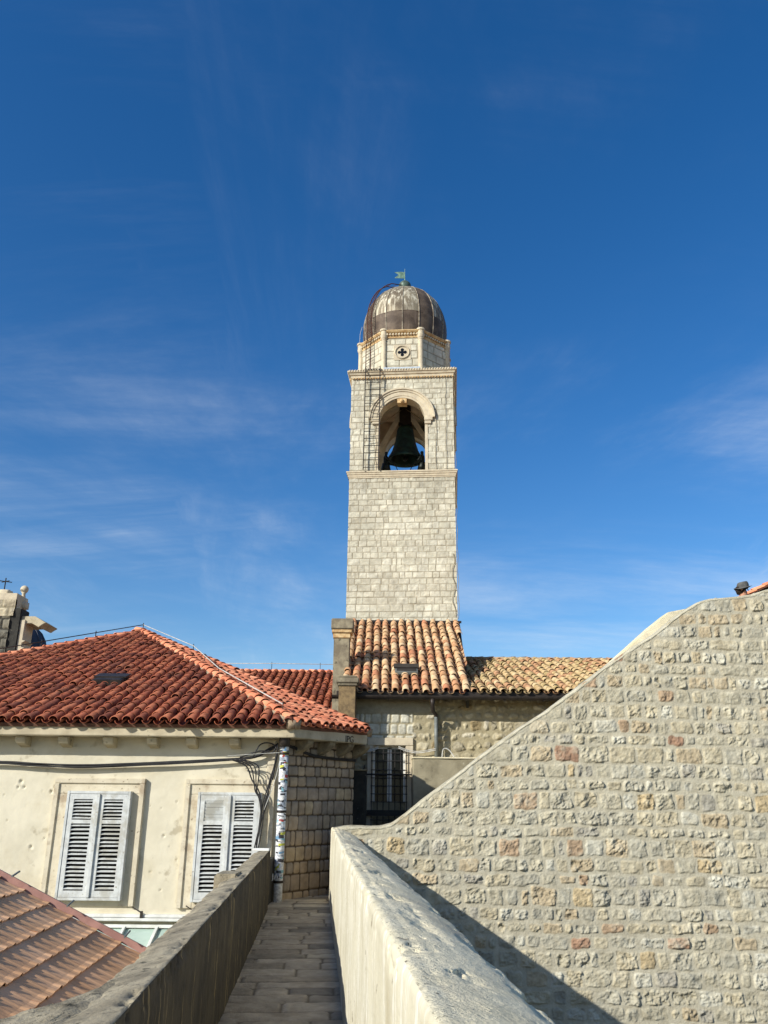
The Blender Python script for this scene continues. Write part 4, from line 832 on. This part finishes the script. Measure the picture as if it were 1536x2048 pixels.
# belfry
zs = PY(803, 838, 25.4)[2]; ra = .79; rO = 1.12; zf = zm1+.0; TH = .5
def archz(x): return zs+math.sqrt(max(ra*ra-x*x, 0))
for k in range(4):
    O, U, Nn = side(k)
    ac = (PY(803.5, 900, 25.4)-O)@U if k == 0 else 0
    inh = lambda u, v, ac=ac: ~((np.abs(u-ac) < ra) & (v < zs+np.sqrt(np.clip(ra*ra-(u-ac)**2, 0, 9))))
    relief('belfry_facing', O, U, (0, 0, 1), Nn, -HW, HW, lambda x: zf, lambda x: zt0+.02, .017 if k == 0 else .035, stained(tw_pat(200+k), [zt0]), M['ashlar'], tower, back=.01, keep=inh)
    mb = MB(); pts = [(ac+ra*math.cos(t), zs+ra*math.sin(t)) for t in np.linspace(0, math.pi, 25)]; pts = [(ac+ra, zf)]+pts+[(ac-ra, zf)]
    def W3(u, z, d): p = O+U*u-Nn*d; return (p[0], p[1], z)
    for d in (.02, TH):
        outer = []
        for u, z in pts:
            if z <= zs: outer.append((HW-.02-(0 if d < .1 else TH-.02) if u > ac else -HW+.02+(0 if d < .1 else TH-.02), z))
            else:
                t = math.atan2(z-zs, u-ac); outer.append((max(min(ac+(zt1_-zs)/max(math.tan(t), 1e-3) if abs(math.cos(t)) > 1e-3 else ac, HW-.02), -HW+.02) if math.sin(t) > .55 else ((HW-.02) if u > ac else -HW+.02), zt1_-.05 if math.sin(t) > .55 else z))
        for i in range(len(pts)-1):
            a, b, c, e = pts[i], pts[i+1], outer[i+1], outer[i]
            mb.add([W3(*a, d), W3(*b, d), W3(*c, d), W3(*e, d)], [(0, 1, 2, 3)])
    for i in range(len(pts)-1):
        a, b = pts[i], pts[i+1]; mb.add([W3(*a, -.0), W3(*b, -.0), W3(*b, TH), W3(*a, TH)], [(0, 1, 2, 3)])
    mb.build('belfry_wall', M['trim'], tower)
    # archivolt
    mb = MB(); sec_ = [(ra-.02, .0), (ra-.02, .035), (ra+.05, .04), (ra+.055, .055), (ra+.2, .06), (ra+.205, .085), (rO-.06, .09), (rO-.055, .12), (rO, .12), (rO, -.02)]
    V = []; n = len(sec_); m = 33
    for j in range(m):
        t = math.pi*j/(m-1)
        for r_, o_ in sec_: V.append(W3(ac+r_*math.cos(t), zs+r_*math.sin(t), -o_))
    mb.add(V, [(j*n+i, (j+1)*n+i, (j+1)*n+i+1, j*n+i+1) for j in range(m-1) for i in range(n-1)]+[tuple(range(n)), tuple(range((m-1)*n, m*n))[::-1]])
    mb.build('archivolt', M['trim'], tower, False)
    for s in (-1, 1):
        mb = MB()
        for a0, a1, b0, b1, o_ in ((ra-.03, ra+.25, zs-.10, zs-.0, .085), (ra-.02, ra+.2, zs-.22, zs-.102, .06), (ra-.012, ra+.09, zf, zs-.222, .022)):
            mb.box(min(s*a0, s*a1)+ac, max(s*a0, s*a1)+ac, -o_, .05, b0, b1, T=lambda x, y, z: W3(x, z, y))
        mb.build('impost', M['trim'], tower, bevel=.006)
mb = MB(); mb.box(-HW+.05, HW-.05, -HW+.05, HW-.05, zt0-.28, zt1_-.03, T=T); mb.build('belfry_ceiling', M['trim'], tower)
mb = MB()
for k in range(4):
    a = k*math.pi/2+math.pi/4; mb.add([T(math.cos(a)*1.75+math.cos(a+math.pi/2)*w, math.sin(a)*1.75+math.sin(a+math.pi/2)*w, z) for w, z in ((-.12, zs-.3), (.12, zs-.3))]+[T(math.cos(a+math.pi/2)*w, math.sin(a+math.pi/2)*w, zt0-.3) for w in (.12, -.12)], [(0, 1, 2, 3)])
mb.build('vault_rib', M['trim'], tower)
mb = MB(); mb.box(-.16+ac*0-.0, .16, -HW-.02, -HW+.3, zs+ra-.20, zs+ra-.02, T=T); mb.lathe(T(0, -HW-.02, zs+ra-.13), sphere_prof(.07, 6), 10); mb.build('keystone', M['trim_ochre'], tower, bevel=.02)
# octagonal drum
R8 = 1.56; zd0 = zt1_+.0; zd1 = PY(803, 681, 25.75)[2]; zd2 = PY(803, 668, 25.75)[2]
for k in range(8):
    a = -math.pi/2+k*math.pi/4; nx, ny = math.cos(a), math.sin(a); O = A3(T(nx*R8, ny*R8, 0)); U = A3(T(-ny, nx, 0))-A3(T(0, 0, 0)); Nn = A3(T(nx, ny, 0))-A3(T(0, 0, 0)); hw8 = R8*math.tan(math.pi/8)
    relief('drum_facing', O, U, (0, 0, 1), Nn, -hw8, hw8, lambda x: zd0, lambda x: zd1, .02, lambda U_, V_, k=k: masonry(U_, V_, 300+k, .27, .34, .02, TW, lin((172, 162, 142)), prot=.010, rough=.006, dome=.002, rad_=.02, irr=.004, warp=.004, chv=.15, insv=.003, edge=.014, jtone=lin((150, 141, 121))), M['ashlar'], tower, back=.02)
pr8 = math.cos(math.pi/8)
def oct_(name, prof, mt, ph=math.pi/8-PHI): mb = MB(); mb.lathe(T(0, 0, 0)[:2]+(0,), [(r/pr8, z) for r, z in prof], 8, ph=ph); return mb.build(name, mt, tower)
oct_('drum', [(R8-.02, zd0-.05), (R8-.02, zd1+.02)], M['trim'])
h = zd2-zd1
oct_('drum_cornice', [(R8-.03, zd1-.02), (R8+.02, zd1-.02), (R8+.03, zd1+h*.12), (R8+.015, zd1+h*.15), (R8+.015, zd1+h*.62), (R8+.07, zd1+h*.7), (R8+.11, zd1+h*.9), (R8+.11, zd2), (R8-.1, zd2+.02)], M['trim_ochre'])
mb = MB()
for k in range(8):
    a = -math.pi/2+k*math.pi/4
    for i in range(11):
        u = (i-5)*.105; nx, ny = math.cos(a), math.sin(a); p = T(nx*(R8+.02)-ny*u, ny*(R8+.02)+nx*u, zd1+h*.28); q = T(nx*(R8+.055)-ny*u, ny*(R8+.055)+nx*u, zd1+h*.28)
        mb.lathe((q[0], q[1], zd1+h*.42), [(.002, -.05), (.035, -.03), (.035, .03), (.002, .05)], 6)
mb.build('arcade_frieze', M['trim'], tower)
for k in range(8):
    a = -math.pi/2+(k+.5)*math.pi/4; r = R8/pr8+.0; mb = MB()
    mb.lathe(T(r*math.cos(a), r*math.sin(a), 0)[:2]+(0,), [(.12, zd0), (.12, zd0+.06), (.09, zd0+.09), (.085, zd1-.12), (.10, zd1-.10), (.085, zd1-.07), (.11, zd1-.02), (.13, zd1+.08), (.115, zd1+.10), (.12, zd2-.03), (.15, zd2-.01), (.15, zd2+.05)], 14)
    mb.build('colonnette', M['trim'], tower, False)
# quatrefoil window
zq = PY(803, 711, 25.75)[2]; yq = -R8-.012
FR3 = lambda x, y, z: T(x, yq-y, zq+z)
mb = MB(); mb.box(-.30, .30, -.02, .012, -.30, .30, T=FR3)
ring = [(.22, .0), (.22, .02), (.245, .045), (.27, .02), (.27, .0)]; V = []; m = 28
for j in range(m):
    t = 2*math.pi*j/m; V += [FR3(r_*math.cos(t), .012+o_, r_*math.sin(t)) for r_, o_ in ring]
mb.add(V, [(j*5+i, ((j+1) % m)*5+i, ((j+1) % m)*5+i+1, j*5+i+1) for j in range(m) for i in range(4)]); qw = mb.build('quatrefoil_window', M['trim'], tower)
mb = MB()
for cx_, cz_, r_, o_ in ((0, .10, .062, .015), (0, -.10, .062, .015), (.10, 0, .062, .015), (-.10, 0, .062, .015), (0, 0, .065, .017)):
    V = [FR3(cx_+r_*math.cos(2*math.pi*j/16), o_, cz_+r_*math.sin(2*math.pi*j/16)) for j in range(16)]; mb.add(V, [tuple(range(16))])
mb.build('opening', M['glass_dark'], qw)
mb = MB(); mb.tube([T(-.62, -R8-.16, zd0+.10), T(.60, -R8-.16, zd0+.10)], .045, 10); mb.box(-.64, -.55, -R8-.2, -R8-.08, zd0, zd0+.14, T=T); mb.box(.53, .62, -R8-.2, -R8-.08, zd0, zd0+.14, T=T); mb.build('tube_lamp', M['lamp'], tower)
# dome
zD = zd2+.01; dprof = [(1.47, 0), (1.52, .35), (1.545, .75), (1.535, 1.1), (1.46, 1.45), (1.33, 1.78), (1.14, 2.08), (.9, 2.33), (.6, 2.52), (.3, 2.62), (.12, 2.65)]
from bisect import bisect
zap = PY(806, 588, 27.2)[2]; sc = (zap-zD)/2.65; dprof = [(r, z*sc) for r, z in dprof]
def dr(z): 
    for (r0, a), (r1, b) in zip(dprof, dprof[1:]):
        if z <= b: return r0+(r1-r0)*(z-a)/(b-a)
    return .1
c0 = T(0, 0, 0)[:2]; ng = 16; dome_ = MB(); V = []; sub = 3; zz = list(np.linspace(0, dprof[-1][1], 40)); NN = ng*sub
for z in zz:
    for k in range(NN):
        t = 2*math.pi*k/NN-PHI-math.pi/2; f = (k % sub)/sub; bulge = 1+.006*math.sin(math.pi*f)*2; V.append((c0[0]+dr(z)*bulge*math.cos(t), c0[1]+dr(z)*bulge*math.sin(t), zD+z))
dome_.add(V, [(i*NN+k, i*NN+(k+1) % NN, (i+1)*NN+(k+1) % NN, (i+1)*NN+k) for i in range(len(zz)-1) for k in range(NN)])
s1_, s2_ = .85, 2.1
dkg = {1, 3, 6, 8, 11, 13}
dome_.mi = [1 if zz[i] < s1_ else 2 if zz[i] > s2_ else (1 if (k//sub) in dkg else 0) for i in range(len(zz)-1) for k in range(NN)]
dm = dome_.build('dome', [M['lead'], M['lead_dark'], M['lead_top']], tower, True)
for k in range(ng):
    t = 2*math.pi*k/ng-PHI-math.pi/2; mb = MB(); mb.tube([(c0[0]+(dr(z)+.008)*math.cos(t), c0[1]+(dr(z)+.008)*math.sin(t), zD+z) for z in np.linspace(0, dprof[-1][1], 22)], .017, 5); mb.build('seam', M['seam'], dm, True)
for z in (s1_, s2_): mb = MB(); mb.tube([(c0[0]+(dr(z)+.004)*math.cos(t), c0[1]+(dr(z)+.004)*math.sin(t), zD+z) for t in np.linspace(0, 2*math.pi, 49)], .012, 4); mb.build('seam', M['lead_dark'], dm, True)
mb = MB(); zb_ = zD+dprof[-1][1]; mb.lathe(c0+(0,), [(.17, zb_-.04), (.15, zb_+.03), (.12, zb_+.06), (.18, zb_+.11), (.225, zb_+.2), (.24, zb_+.29), (.215, zb_+.38), (.14, zb_+.46), (.03, zb_+.49)], 20); mb.build('finial', M['ballm'], tower, True)
zv = PY(807, 541, 27.2)[2]
mb = MB(); mb.tube([c0+(zb_+.4,), c0+(zv,)], [.022, .008], 6); vn_ = mb.build('vane_pole', M['patina'], tower)
zk = PY(806, 548, 27.2)[2]; zl = PY(806, 562, 27.2)[2]; H_ = zk-zl
mb = MB(); mb.prism([(c0[0]-x, c0[1]-.008-x*.35, zl+z*H_) for x, z in ((0, .12), (0, 1.05), (.18, .95), (.40, .72), (.24, .48), (.40, -.12), (.2, .02))], (0, .012, 0)); mb.build('flag', M['patina'], vn_)
# ladders
def ladder(name, a, b, wd, out, rung, mt, label, r=.018, extra=0):
    """a, b: bottom and top centre; wd: width vector"""
    a, b, wd = A3(a), A3(b), A3(wd); t = thing(name, tuple(a), label, 'ladder'); mb = MB()
    for s in (-.5, .5): mb.bar(a+wd*s, b+wd*s, r*1.6, r*1.6)
    mb.build('rail', mt, t); L_ = np.linalg.norm(b-a); mb = MB()
    for i in range(int(L_/rung)+1):
        p = a+(b-a)*(i+.3)*rung/L_
        if (i+.3)*rung < L_: mb.tube([p-wd*(.5+extra*0), p+wd*(.5+extra)], r*.65, 5)
    mb.build('rung', mt, t); return t
xl0 = -HW+.47; xr0 = xl0+.50
wdv = A3(T(.5, 0, 0))-A3(T(0, 0, 0))
ladder('wall_ladder', T((xl0+xr0)/2, -HW-.17, zm1+.02), T((xl0+xr0)/2+.02, -HW-.17, zd0+.1), wdv, .1, .26, M['gutter'], 'grey metal ladder standing against the belfry wall left of the arch', .02, .1)
az = -math.pi/2-math.pi/4
def dpt(az_, r, z): return T(r*math.cos(az_), r*math.sin(az_), z)
t = thing('dome_ladder', dpt(az, R8+.2, zd0), 'rusty iron ladder curving from the octagonal drum over the dome to its ball', 'ladder')
zc_ = list(np.linspace(zd0+.05-zD, 0, 8))+list(np.linspace(.1, dprof[-1][1], 20)); prp = lambda s: A3(T(-math.sin(az), math.cos(az), 0))*s-A3(T(0, 0, 0))*s
cen = [A3(dpt(az, (R8+.18 if z < 0 else dr(z)+.16+(.05 if z < .3 else 0)), zD+z+(.14*max(0, z/dprof[-1][1]-.6)/.4))) for z in zc_]
for s in (-.13, .13):
    mb = MB(); mb.tube([c+prp(s) for c in cen], .018, 5); mb.build('rail', M['rust'], t, True)
mb = MB()
for i in range(0, len(cen)-1):
    for f in (0, .5): c = cen[i]*(1-f)+cen[i+1]*f; mb.tube([c+prp(-.13), c+prp(.13)], .010, 4)
mb.build('rung', M['rust'], t)
# wires and small plants on the tower
pf = lambda x, z, o=.04: T(x, -HW-o, z)
cable('wire', [[pf(1.13+.02*math.sin(i), z) for i, z in enumerate(np.linspace(zs+.1, zm1, 8))], [pf(1.47+.015*math.sin(i*2), z) for i, z in enumerate(np.linspace(zt0, zm1, 9))]], .008, M['chim'], 'thin cables running down the belfry wall right of the arch', 'wire')
cable('wire', [[pf(-.93+.05*math.sin(i*1.7), z) for i, z in enumerate(np.linspace(zs, zm1, 8))], [pf(-.87+.03*math.sin(i*2.1+1), z) for i, z in enumerate(np.linspace(zs-.1, zm1, 8))]], .007, M['chim'], 'thin cables running down beside the ladder on the belfry wall', 'wire')
cable('wire', [[T(HW+.03, -HW-.02, z) if i % 2 else T(HW+.06, -HW-.03, z) for i, z in enumerate(np.linspace(zt0, 5.3, 22))], [pf(HW-.10+.05*math.sin(i*1.9), z) for i, z in enumerate(np.linspace(7.4, 5.35, 9))]], .011, M['chim'], 'loose cable hanging down the right edge of the tower shaft', 'wire')
cable('wire', [[dpt(az-.5, 1.62, zD+.9), dpt(az-.42, 1.72, zD+.5), dpt(az-.3, 1.8, zD+.05), dpt(az-math.pi/8, R8/pr8+.1, zD-.02)]], .008, M['cable_pale'], 'thin pale wire from the dome to the left colonnette', 'wire')
# bell
zbr = PY(806, 924, 27.2)[2]; zbt = zbr+1.45
bt = thing('bell', T(.02, 0, zbr), 'large dark green bronze bell hanging in the belfry arch', 'bell')
mb = MB(); c1_ = T(.02, 0, 0)[:2]+(0,)
mb.lathe(c1_, [(.50, zbr+.08), (.60, zbr+.01), (.635, zbr), (.64, zbr+.05), (.60, zbr+.13), (.53, zbr+.24), (.46, zbr+.38), (.455, zbr+.42), (.41, zbr+.56), (.36, zbr+.75), (.325, zbr+.95), (.30, zbr+1.1), (.305, zbr+1.12), (.29, zbr+1.2), (.24, zbr+1.3), (.14, zbr+1.36), (.05, zbr+1.4)], 36, cap=False)
mb.lathe(c1_, [(.50, zbr+.08), (.42, zbr+.35), (.3, zbr+.7), (.25, zbr+1.15), (.02, zbr+1.25)], 24, cap=False); mb.build('bell_body', M['bell'], bt, True)
mb = MB(); mb.tube([T(.02, 0, zbr+1.2), T(.02, -.05, zbr+.1)], [.03, .035], 8); mb.lathe(T(.02, -.05, zbr+.06), sphere_prof(.09, 8), 12); mb.build('clapper', M['statue'], bt, True)
mb = MB(); mb.box(-.18, .22, -.2, .2, zbr+1.38, zbr+2.15, T=T); mb.box(-.22, .26, -.1, .1, zbr+1.36, zbr+1.5, T=T)
mb.box(-HW+.3, HW-.3, -.14, .14, zbr+2.12, zbr+2.36, T=T); mb.box(-.10, .14, -.24, .24, zbr+1.3, zbr+1.7, T=T); mb.build('headstock', M['wood'], bt, bevel=.02)
# human figures by skin modifier
def skin_fig(name, V, E, R, mt, parent, sub=2):
    me = bpy.data.meshes.new(name); me.from_pydata([tuple(v) for v in V], E, []); o = bpy.data.objects.new(name, me); COL.objects.link(o)
    m = o.modifiers.new('Skin', 'SKIN'); m.use_smooth_shade = True; sl = me.skin_vertices[0].data
    for i, r in enumerate(R): sl[i].radius = r if isinstance(r, tuple) else (r, r); sl[i].use_root = (i == 0)
    s = o.modifiers.new('Sub', 'SUBSURF'); s.levels = s.render_levels = sub
    dg = bpy.context.evaluated_depsgraph_get(); m2 = bpy.data.meshes.new_from_object(o.evaluated_get(dg)); bpy.data.objects.remove(o); m2.name = name
    return link(name, m2, mt, parent, True)
def figure(base, yaw, H, pose, mt, parent, name='body'):
    c, s = math.cos(yaw), math.sin(yaw); P3 = lambda x, y, z: (base[0]+(x*c-y*s)*H, base[1]+(x*s+y*c)*H, base[2]+z*H)
    J = dict(pel=(0, 0, .53), sp=(0, .01, .63), ch=(0, 0, .75), nk=(0, 0, .83), hb=(0, -.01, .88), hd=(0, -.01, .95))
    V = []; R = []; I = {}; E = []
    def a(n, p, r, fr=None):
        V.append(P3(*p)); R.append((r[0]*H, r[1]*H) if isinstance(r, tuple) else r*H); I[n] = len(V)-1
        if fr: E.append((I[fr], I[n]))
    a('pel', J['pel'], (.085, .06)); a('sp', J['sp'], (.075, .055), 'pel'); a('ch', J['ch'], (.095, .06), 'sp'); a('nk', J['nk'], .032, 'ch'); a('hb', J['hb'], .045, 'nk'); a('hd', J['hd'], .052, 'hb')
    for sd_, k in ((-1, 'l'), (1, 'r')):
        a('hip'+k, (sd_*.055, 0, .50), .055, 'pel'); a('kn'+k, (sd_*.065, -.01, .28), .038, 'hip'+k); a('an'+k, (sd_*.07, .01, .05), .024, 'kn'+k); a('to'+k, (sd_*.08, -.09, .02), .022, 'an'+k)
        a('sh'+k, (sd_*.11, 0, .79), .036, 'ch'); e, h_ = pose[k]; a('el'+k, e, .027, 'sh'+k); a('wr'+k, h_, .018, 'el'+k)
        d = A3(h_)-A3(e); d /= np.linalg.norm(d); pm = A3(h_)+d*.03; a('pm'+k, pm, .02, 'wr'+k)
        q = np.cross(d, (0, 0, 1.)); q /= np.linalg.norm(q)+1e-6
        for f in range(4): t_ = (f-1.5)*.012; a('f%d'%f+k, pm+d*(.022)+q*t_, .0055, 'pm'+k); a('g%d'%f+k, pm+d*(.045-.006*abs(f-1.2))+q*t_*1.15+A3((0, -.008, 0)), .005, 'f%d'%f+k)
        a('th'+k, pm+d*.01-q*.025*sd_, .006, 'pm'+k)
    body = skin_fig(name, V, E, R, mt, parent); return body, P3
for sx, lab in ((-1, 'dark bronze bell striker figure with hammer at the left of the bell'), (1, 'dark bronze bell striker figure with hammer at the right of the bell')):
    base = T(sx*.64, -.35, zf); yaw = -PHI+(math.pi/2 if sx < 0 else -math.pi/2)
    st = thing('statue', base, lab, 'statue', 'bronze bell striking figures')
    pose = {'l': ((-.15, -.09, .66), (-.06, -.2, .60)), 'r': ((.15, -.09, .66), (.06, -.2, .60))}
    b_, P3 = figure(base, yaw, 1.38, pose, M['statue'], st)
    mb = MB(); mb.tube([P3(-.10, -.2, .62), P3(.0, -.24, .58), P3(.04, -.36, .30)], .014, 6); mb.lathe(P3(.04, -.36, .28), [(.02, -.07), (.05, -.06), (.055, .05), (.02, .07)], 10); mb.build('hammer', M['statue'], st, True)
    mb = MB(); mb.lathe(P3(0, 0, .54), [(.19, -.20), (.15, 0), (.135, .1), (.02, .13)], 14); mb.build('tunic', M['statue'], st, True)
mb = MB()

# ================================================================== BELL GABLE AND FAR DOME AT THE LEFT EDGE
YB = 25.0; cg = thing('church', (-12, YB, -7), 'stone church gable with ball finial, iron cross and projecting cornice at the left edge', 'church')
pg = lambda u, v, Y=YB: PY(u, v, Y)
xr_ = (pg(30, 1200)[0]+pg(20, 1290)[0])/2; zt_g = pg(25, 1184)[2]; zmid = pg(15, 1232)[2]; xlg = xr_-2.6
GB = [(*lin((196, 184, 156)), 4), (*lin((182, 170, 144)), 4), (*lin((168, 158, 136)), 3)]
DG = [(*lin((130, 124, 108)), 4), (*lin((112, 108, 96)), 4), (*lin((150, 142, 122)), 2)]
mb = MB(); mb.box(xlg, xr_, YB+.02, YB+.85, -5, zt_g-.03); mb.build('wall', M['trim'], cg)
relief('gable_facing', (0, YB, 0), (1, 0, 0), (0, 0, 1), (0, -1, 0), xlg, xr_, lambda x: zmid+.0, lambda x: zt_g-.02*abs(x), .03, lambda U, V: masonry(U, V, 55, .42, .5, .03, GB, lin((150, 140, 116)), prot=.02, rough=.03, irr=.01, insv=.01, edge=.03), M['masonry'], cg, back=.1)
relief('lower_facing', (0, YB-.02, 0), (1, 0, 0), (0, 0, 1), (0, -1, 0), xlg, xr_-.08, lambda x: 1.5, lambda x: zmid-.02, .03, lambda U, V: masonry(U, V, 56, .27, .33, .03, DG, lin((58, 56, 50)), prot=.03, rough=.02, irr=.008, insv=.01, edge=.03), M['masonry'], cg, back=.1)
mb = MB(); mb.box(xr_-.10, xr_+.22, YB+.0, YB+.6, 1.5, zmid+.25); mb.build('buttress', M['plaster_dark'], cg, bevel=.02)
mb = MB(); mb.box(xr_+.20, xr_+.36, YB+.05, YB+.7, 1.5, zmid-.1)
for v in (1281, 1295): z = pg(40, v)[2]; mb.prism([(xr_+.34, YB+.02, z-.09), (xr_+.46, YB+.02, z), (xr_+.36, YB+.02, z+.02)], (0, .6, 0))
mb.build('pilaster', M['trim'], cg, bevel=.01)
za = pg(60, 1231)[2]; zb2 = pg(60, 1253)[2]; xe = pg(90, 1240)[0]
mb = MB(); mb.prism([(xr_+.1, YB+.1, za), (xe-.36, YB+.1, za-.0), (xe, YB+.1, za-.2), (xe-.12, YB+.1, za-.27), (xe-.2, YB+.1, zb2), (xe-.42, YB+.1, zb2+.12), (xr_+.1, YB+.1, zb2+.1)], (0, 1.0, 0)); mb.build('cornice', M['eave'], cg, bevel=.015)
p = PY(49, 1179, YB+.6); mb = MB(); mb.lathe((p[0], p[1], p[2]), sphere_prof(.125, 12), 18); mb.lathe((p[0], p[1], p[2]), [(.16, -.42), (.16, -.36), (.07, -.28), (.05, -.14), (.08, -.10)], 14); mb.box(p[0]-.14, p[0]+.16, p[1]-.15, p[1]+.15, p[2]-.62, p[2]-.41); mb.build('ball_finial', M['trim'], cg, True)
p = PY(8, 1184, YB+.3); q = PY(12, 1156, YB+.3); mb = MB(); x = (p[0]+q[0])/2
mb.tube([(x, p[1], p[2]-.1), (x, p[1], q[2])], .018, 6); zx = PY(11, 1163, YB+.3)[2]
for dx_, dy_ in ((.16, .10), (.16, -.10)): mb.tube([(x-dx_, p[1]-dy_, zx), (x+dx_, p[1]+dy_, zx)], .014, 6)
mb.build('cross', M['iron'], cg); lump('cross_base', (x, p[1], p[2]-.06), (.5, .4, .22), M['trim'], cg, 3)
mb = MB(); a = PY(-60, 1303, 24.2); b = PY(98, 1323, 23.2); mb.bar(a, b, .05, .12); mb.build('flashing', M['gutter'], cg)
YD = 44.; fd = thing('far_dome', (-18, YD, -7), 'dark blue-grey dome half hidden behind the church gable', 'dome')
p = PY(38, 1312, YD); r_ = PY(89, 1310, YD)[0]-p[0]; zt = PY(40, 1247, YD)[2]; H_ = zt-p[2]
mb = MB(); mb.lathe((p[0], YD, p[2]), [(r_*1.0, -1.0), (r_, 0), (r_*.97, H_*.25), (r_*.88, H_*.5), (r_*.72, H_*.72), (r_*.48, H_*.89), (r_*.2, H_*.98), (.02, H_)], 32); dmo = mb.build('dome', M['dome_far'], fd, True)
for k in range(16):
    t_ = 2*math.pi*k/16; mb = MB(); mb.tube([(p[0]+rr*r_*math.cos(t_)*1.005, YD+rr*r_*math.sin(t_)*1.005, p[2]+H_*hh) for rr, hh in ((1, 0), (.97, .25), (.88, .5), (.72, .72), (.48, .89), (.2, .98))], .03, 5); mb.build('seam', M['dome_far'], dmo)
mb = MB(); mb.lathe((p[0], YD, 0), [(r_*1.05, -7), (r_*1.05, p[2]-.9), (r_*1.12, p[2]-.9), (r_*1.12, p[2]-.6)], 24); mb.build('drum', M['trim'], fd)

# ================================================================== PERSON BEHIND THE WALL
YP = 16.6; ph = PY(1484, 1178, YP); H = 1.75; base = (ph[0], YP, ph[2]-H*.955)
mb = MB(); mb.box(ph[0]-3, ph[0]+6, YS+.54, YP+2.2, -7, base[2]); o = mb.build('upper_walkway', M['plaster']); o['kind'] = 'structure'
pr_ = thing('person', base, 'person in a dark grey brimmed hat behind the top of the rubble wall', 'person')
pose = {'l': ((-.14, .02, .64), (-.15, -.04, .49)), 'r': ((.14, .02, .64), (.15, -.04, .49))}
b_, P3 = figure(base, rad(60), H, pose, M['skin'], pr_)
hc = P3(0, -.012, .955)
mb = MB(); mb.lathe(P3(0, 0, .53), [(.19, -.02), (.175, .12), (.17, .22), (.20, .38), (.185, .46), (.10, .515), (.065, .53)], 18); mb.build('shirt', M['shirt'], pr_, True)
mb = MB()
for s in (-1, 1):
    mb.tube([P3(s*.055, 0, .53), P3(s*.06, 0, .28), P3(s*.07, .01, .04)], [.13, .085, .07], 12)
mb.build('trousers', M['trouser'], pr_, True)
mb = MB()
for s in (-1, 1): mb.lathe(P3(s*.018, -.062, .945), sphere_prof(.011, 6), 8)
mb.build('eyes', M['stk4'], pr_, True)
mb = MB(); mb.add([P3(-.01, -.058, .935), P3(.01, -.058, .935), P3(0, -.078, .922), P3(0, -.060, .95)], [(0, 1, 2), (0, 2, 3), (1, 3, 2)]); mb.add([P3(-.018, -.061, .905), P3(.018, -.061, .905), P3(.014, -.064, .899), P3(-.014, -.064, .899)], [(0, 1, 2, 3)])
for s in (-1, 1): mb.lathe(P3(s*.056, .0, .938), sphere_prof(.022, 6), 8)
mb.build('face', M['skin'], pr_, True)
mb = MB(); mb.lathe(P3(0, .015, .952), [(.085, -.10), (.103, -.03), (.10, .04), (.05, .08)], 14); mb.build('hair', M['hair'], pr_, True)
# hat: crown plus wavy brim, tilted
Vh = []; n = 28; cr = [(.10, .03), (.115, .02), (.118, .05), (.108, .10), (.095, .125), (.05, .132), (.002, .128)]; br = [(.175, 0), (.15, .008), (.115, .018)]
def hp(r, z, t): x, y = r*math.cos(t), r*math.sin(t)*1.08; wv = (.03*math.cos(2*t+.4)+.012*math.sin(3*t))*((r-.11)/.065 if r > .115 else 0); zz = z+wv+.16*x; return (hc[0]+x, hc[1]+y, hc[2]+zz)
mb = MB(); prof_h = br+cr[1:]
for r_h, z_h in prof_h: Vh += [hp(r_h, z_h+.01, 2*math.pi*k/n) for k in range(n)]
mb.add(Vh, [(i*n+k, i*n+(k+1) % n, (i+1)*n+(k+1) % n, (i+1)*n+k) for i in range(len(prof_h)-1) for k in range(n)])
o = mb.build('hat', M['hat'], pr_, True); sm = o.modifiers.new('Solid', 'SOLIDIFY'); sm.thickness = .006
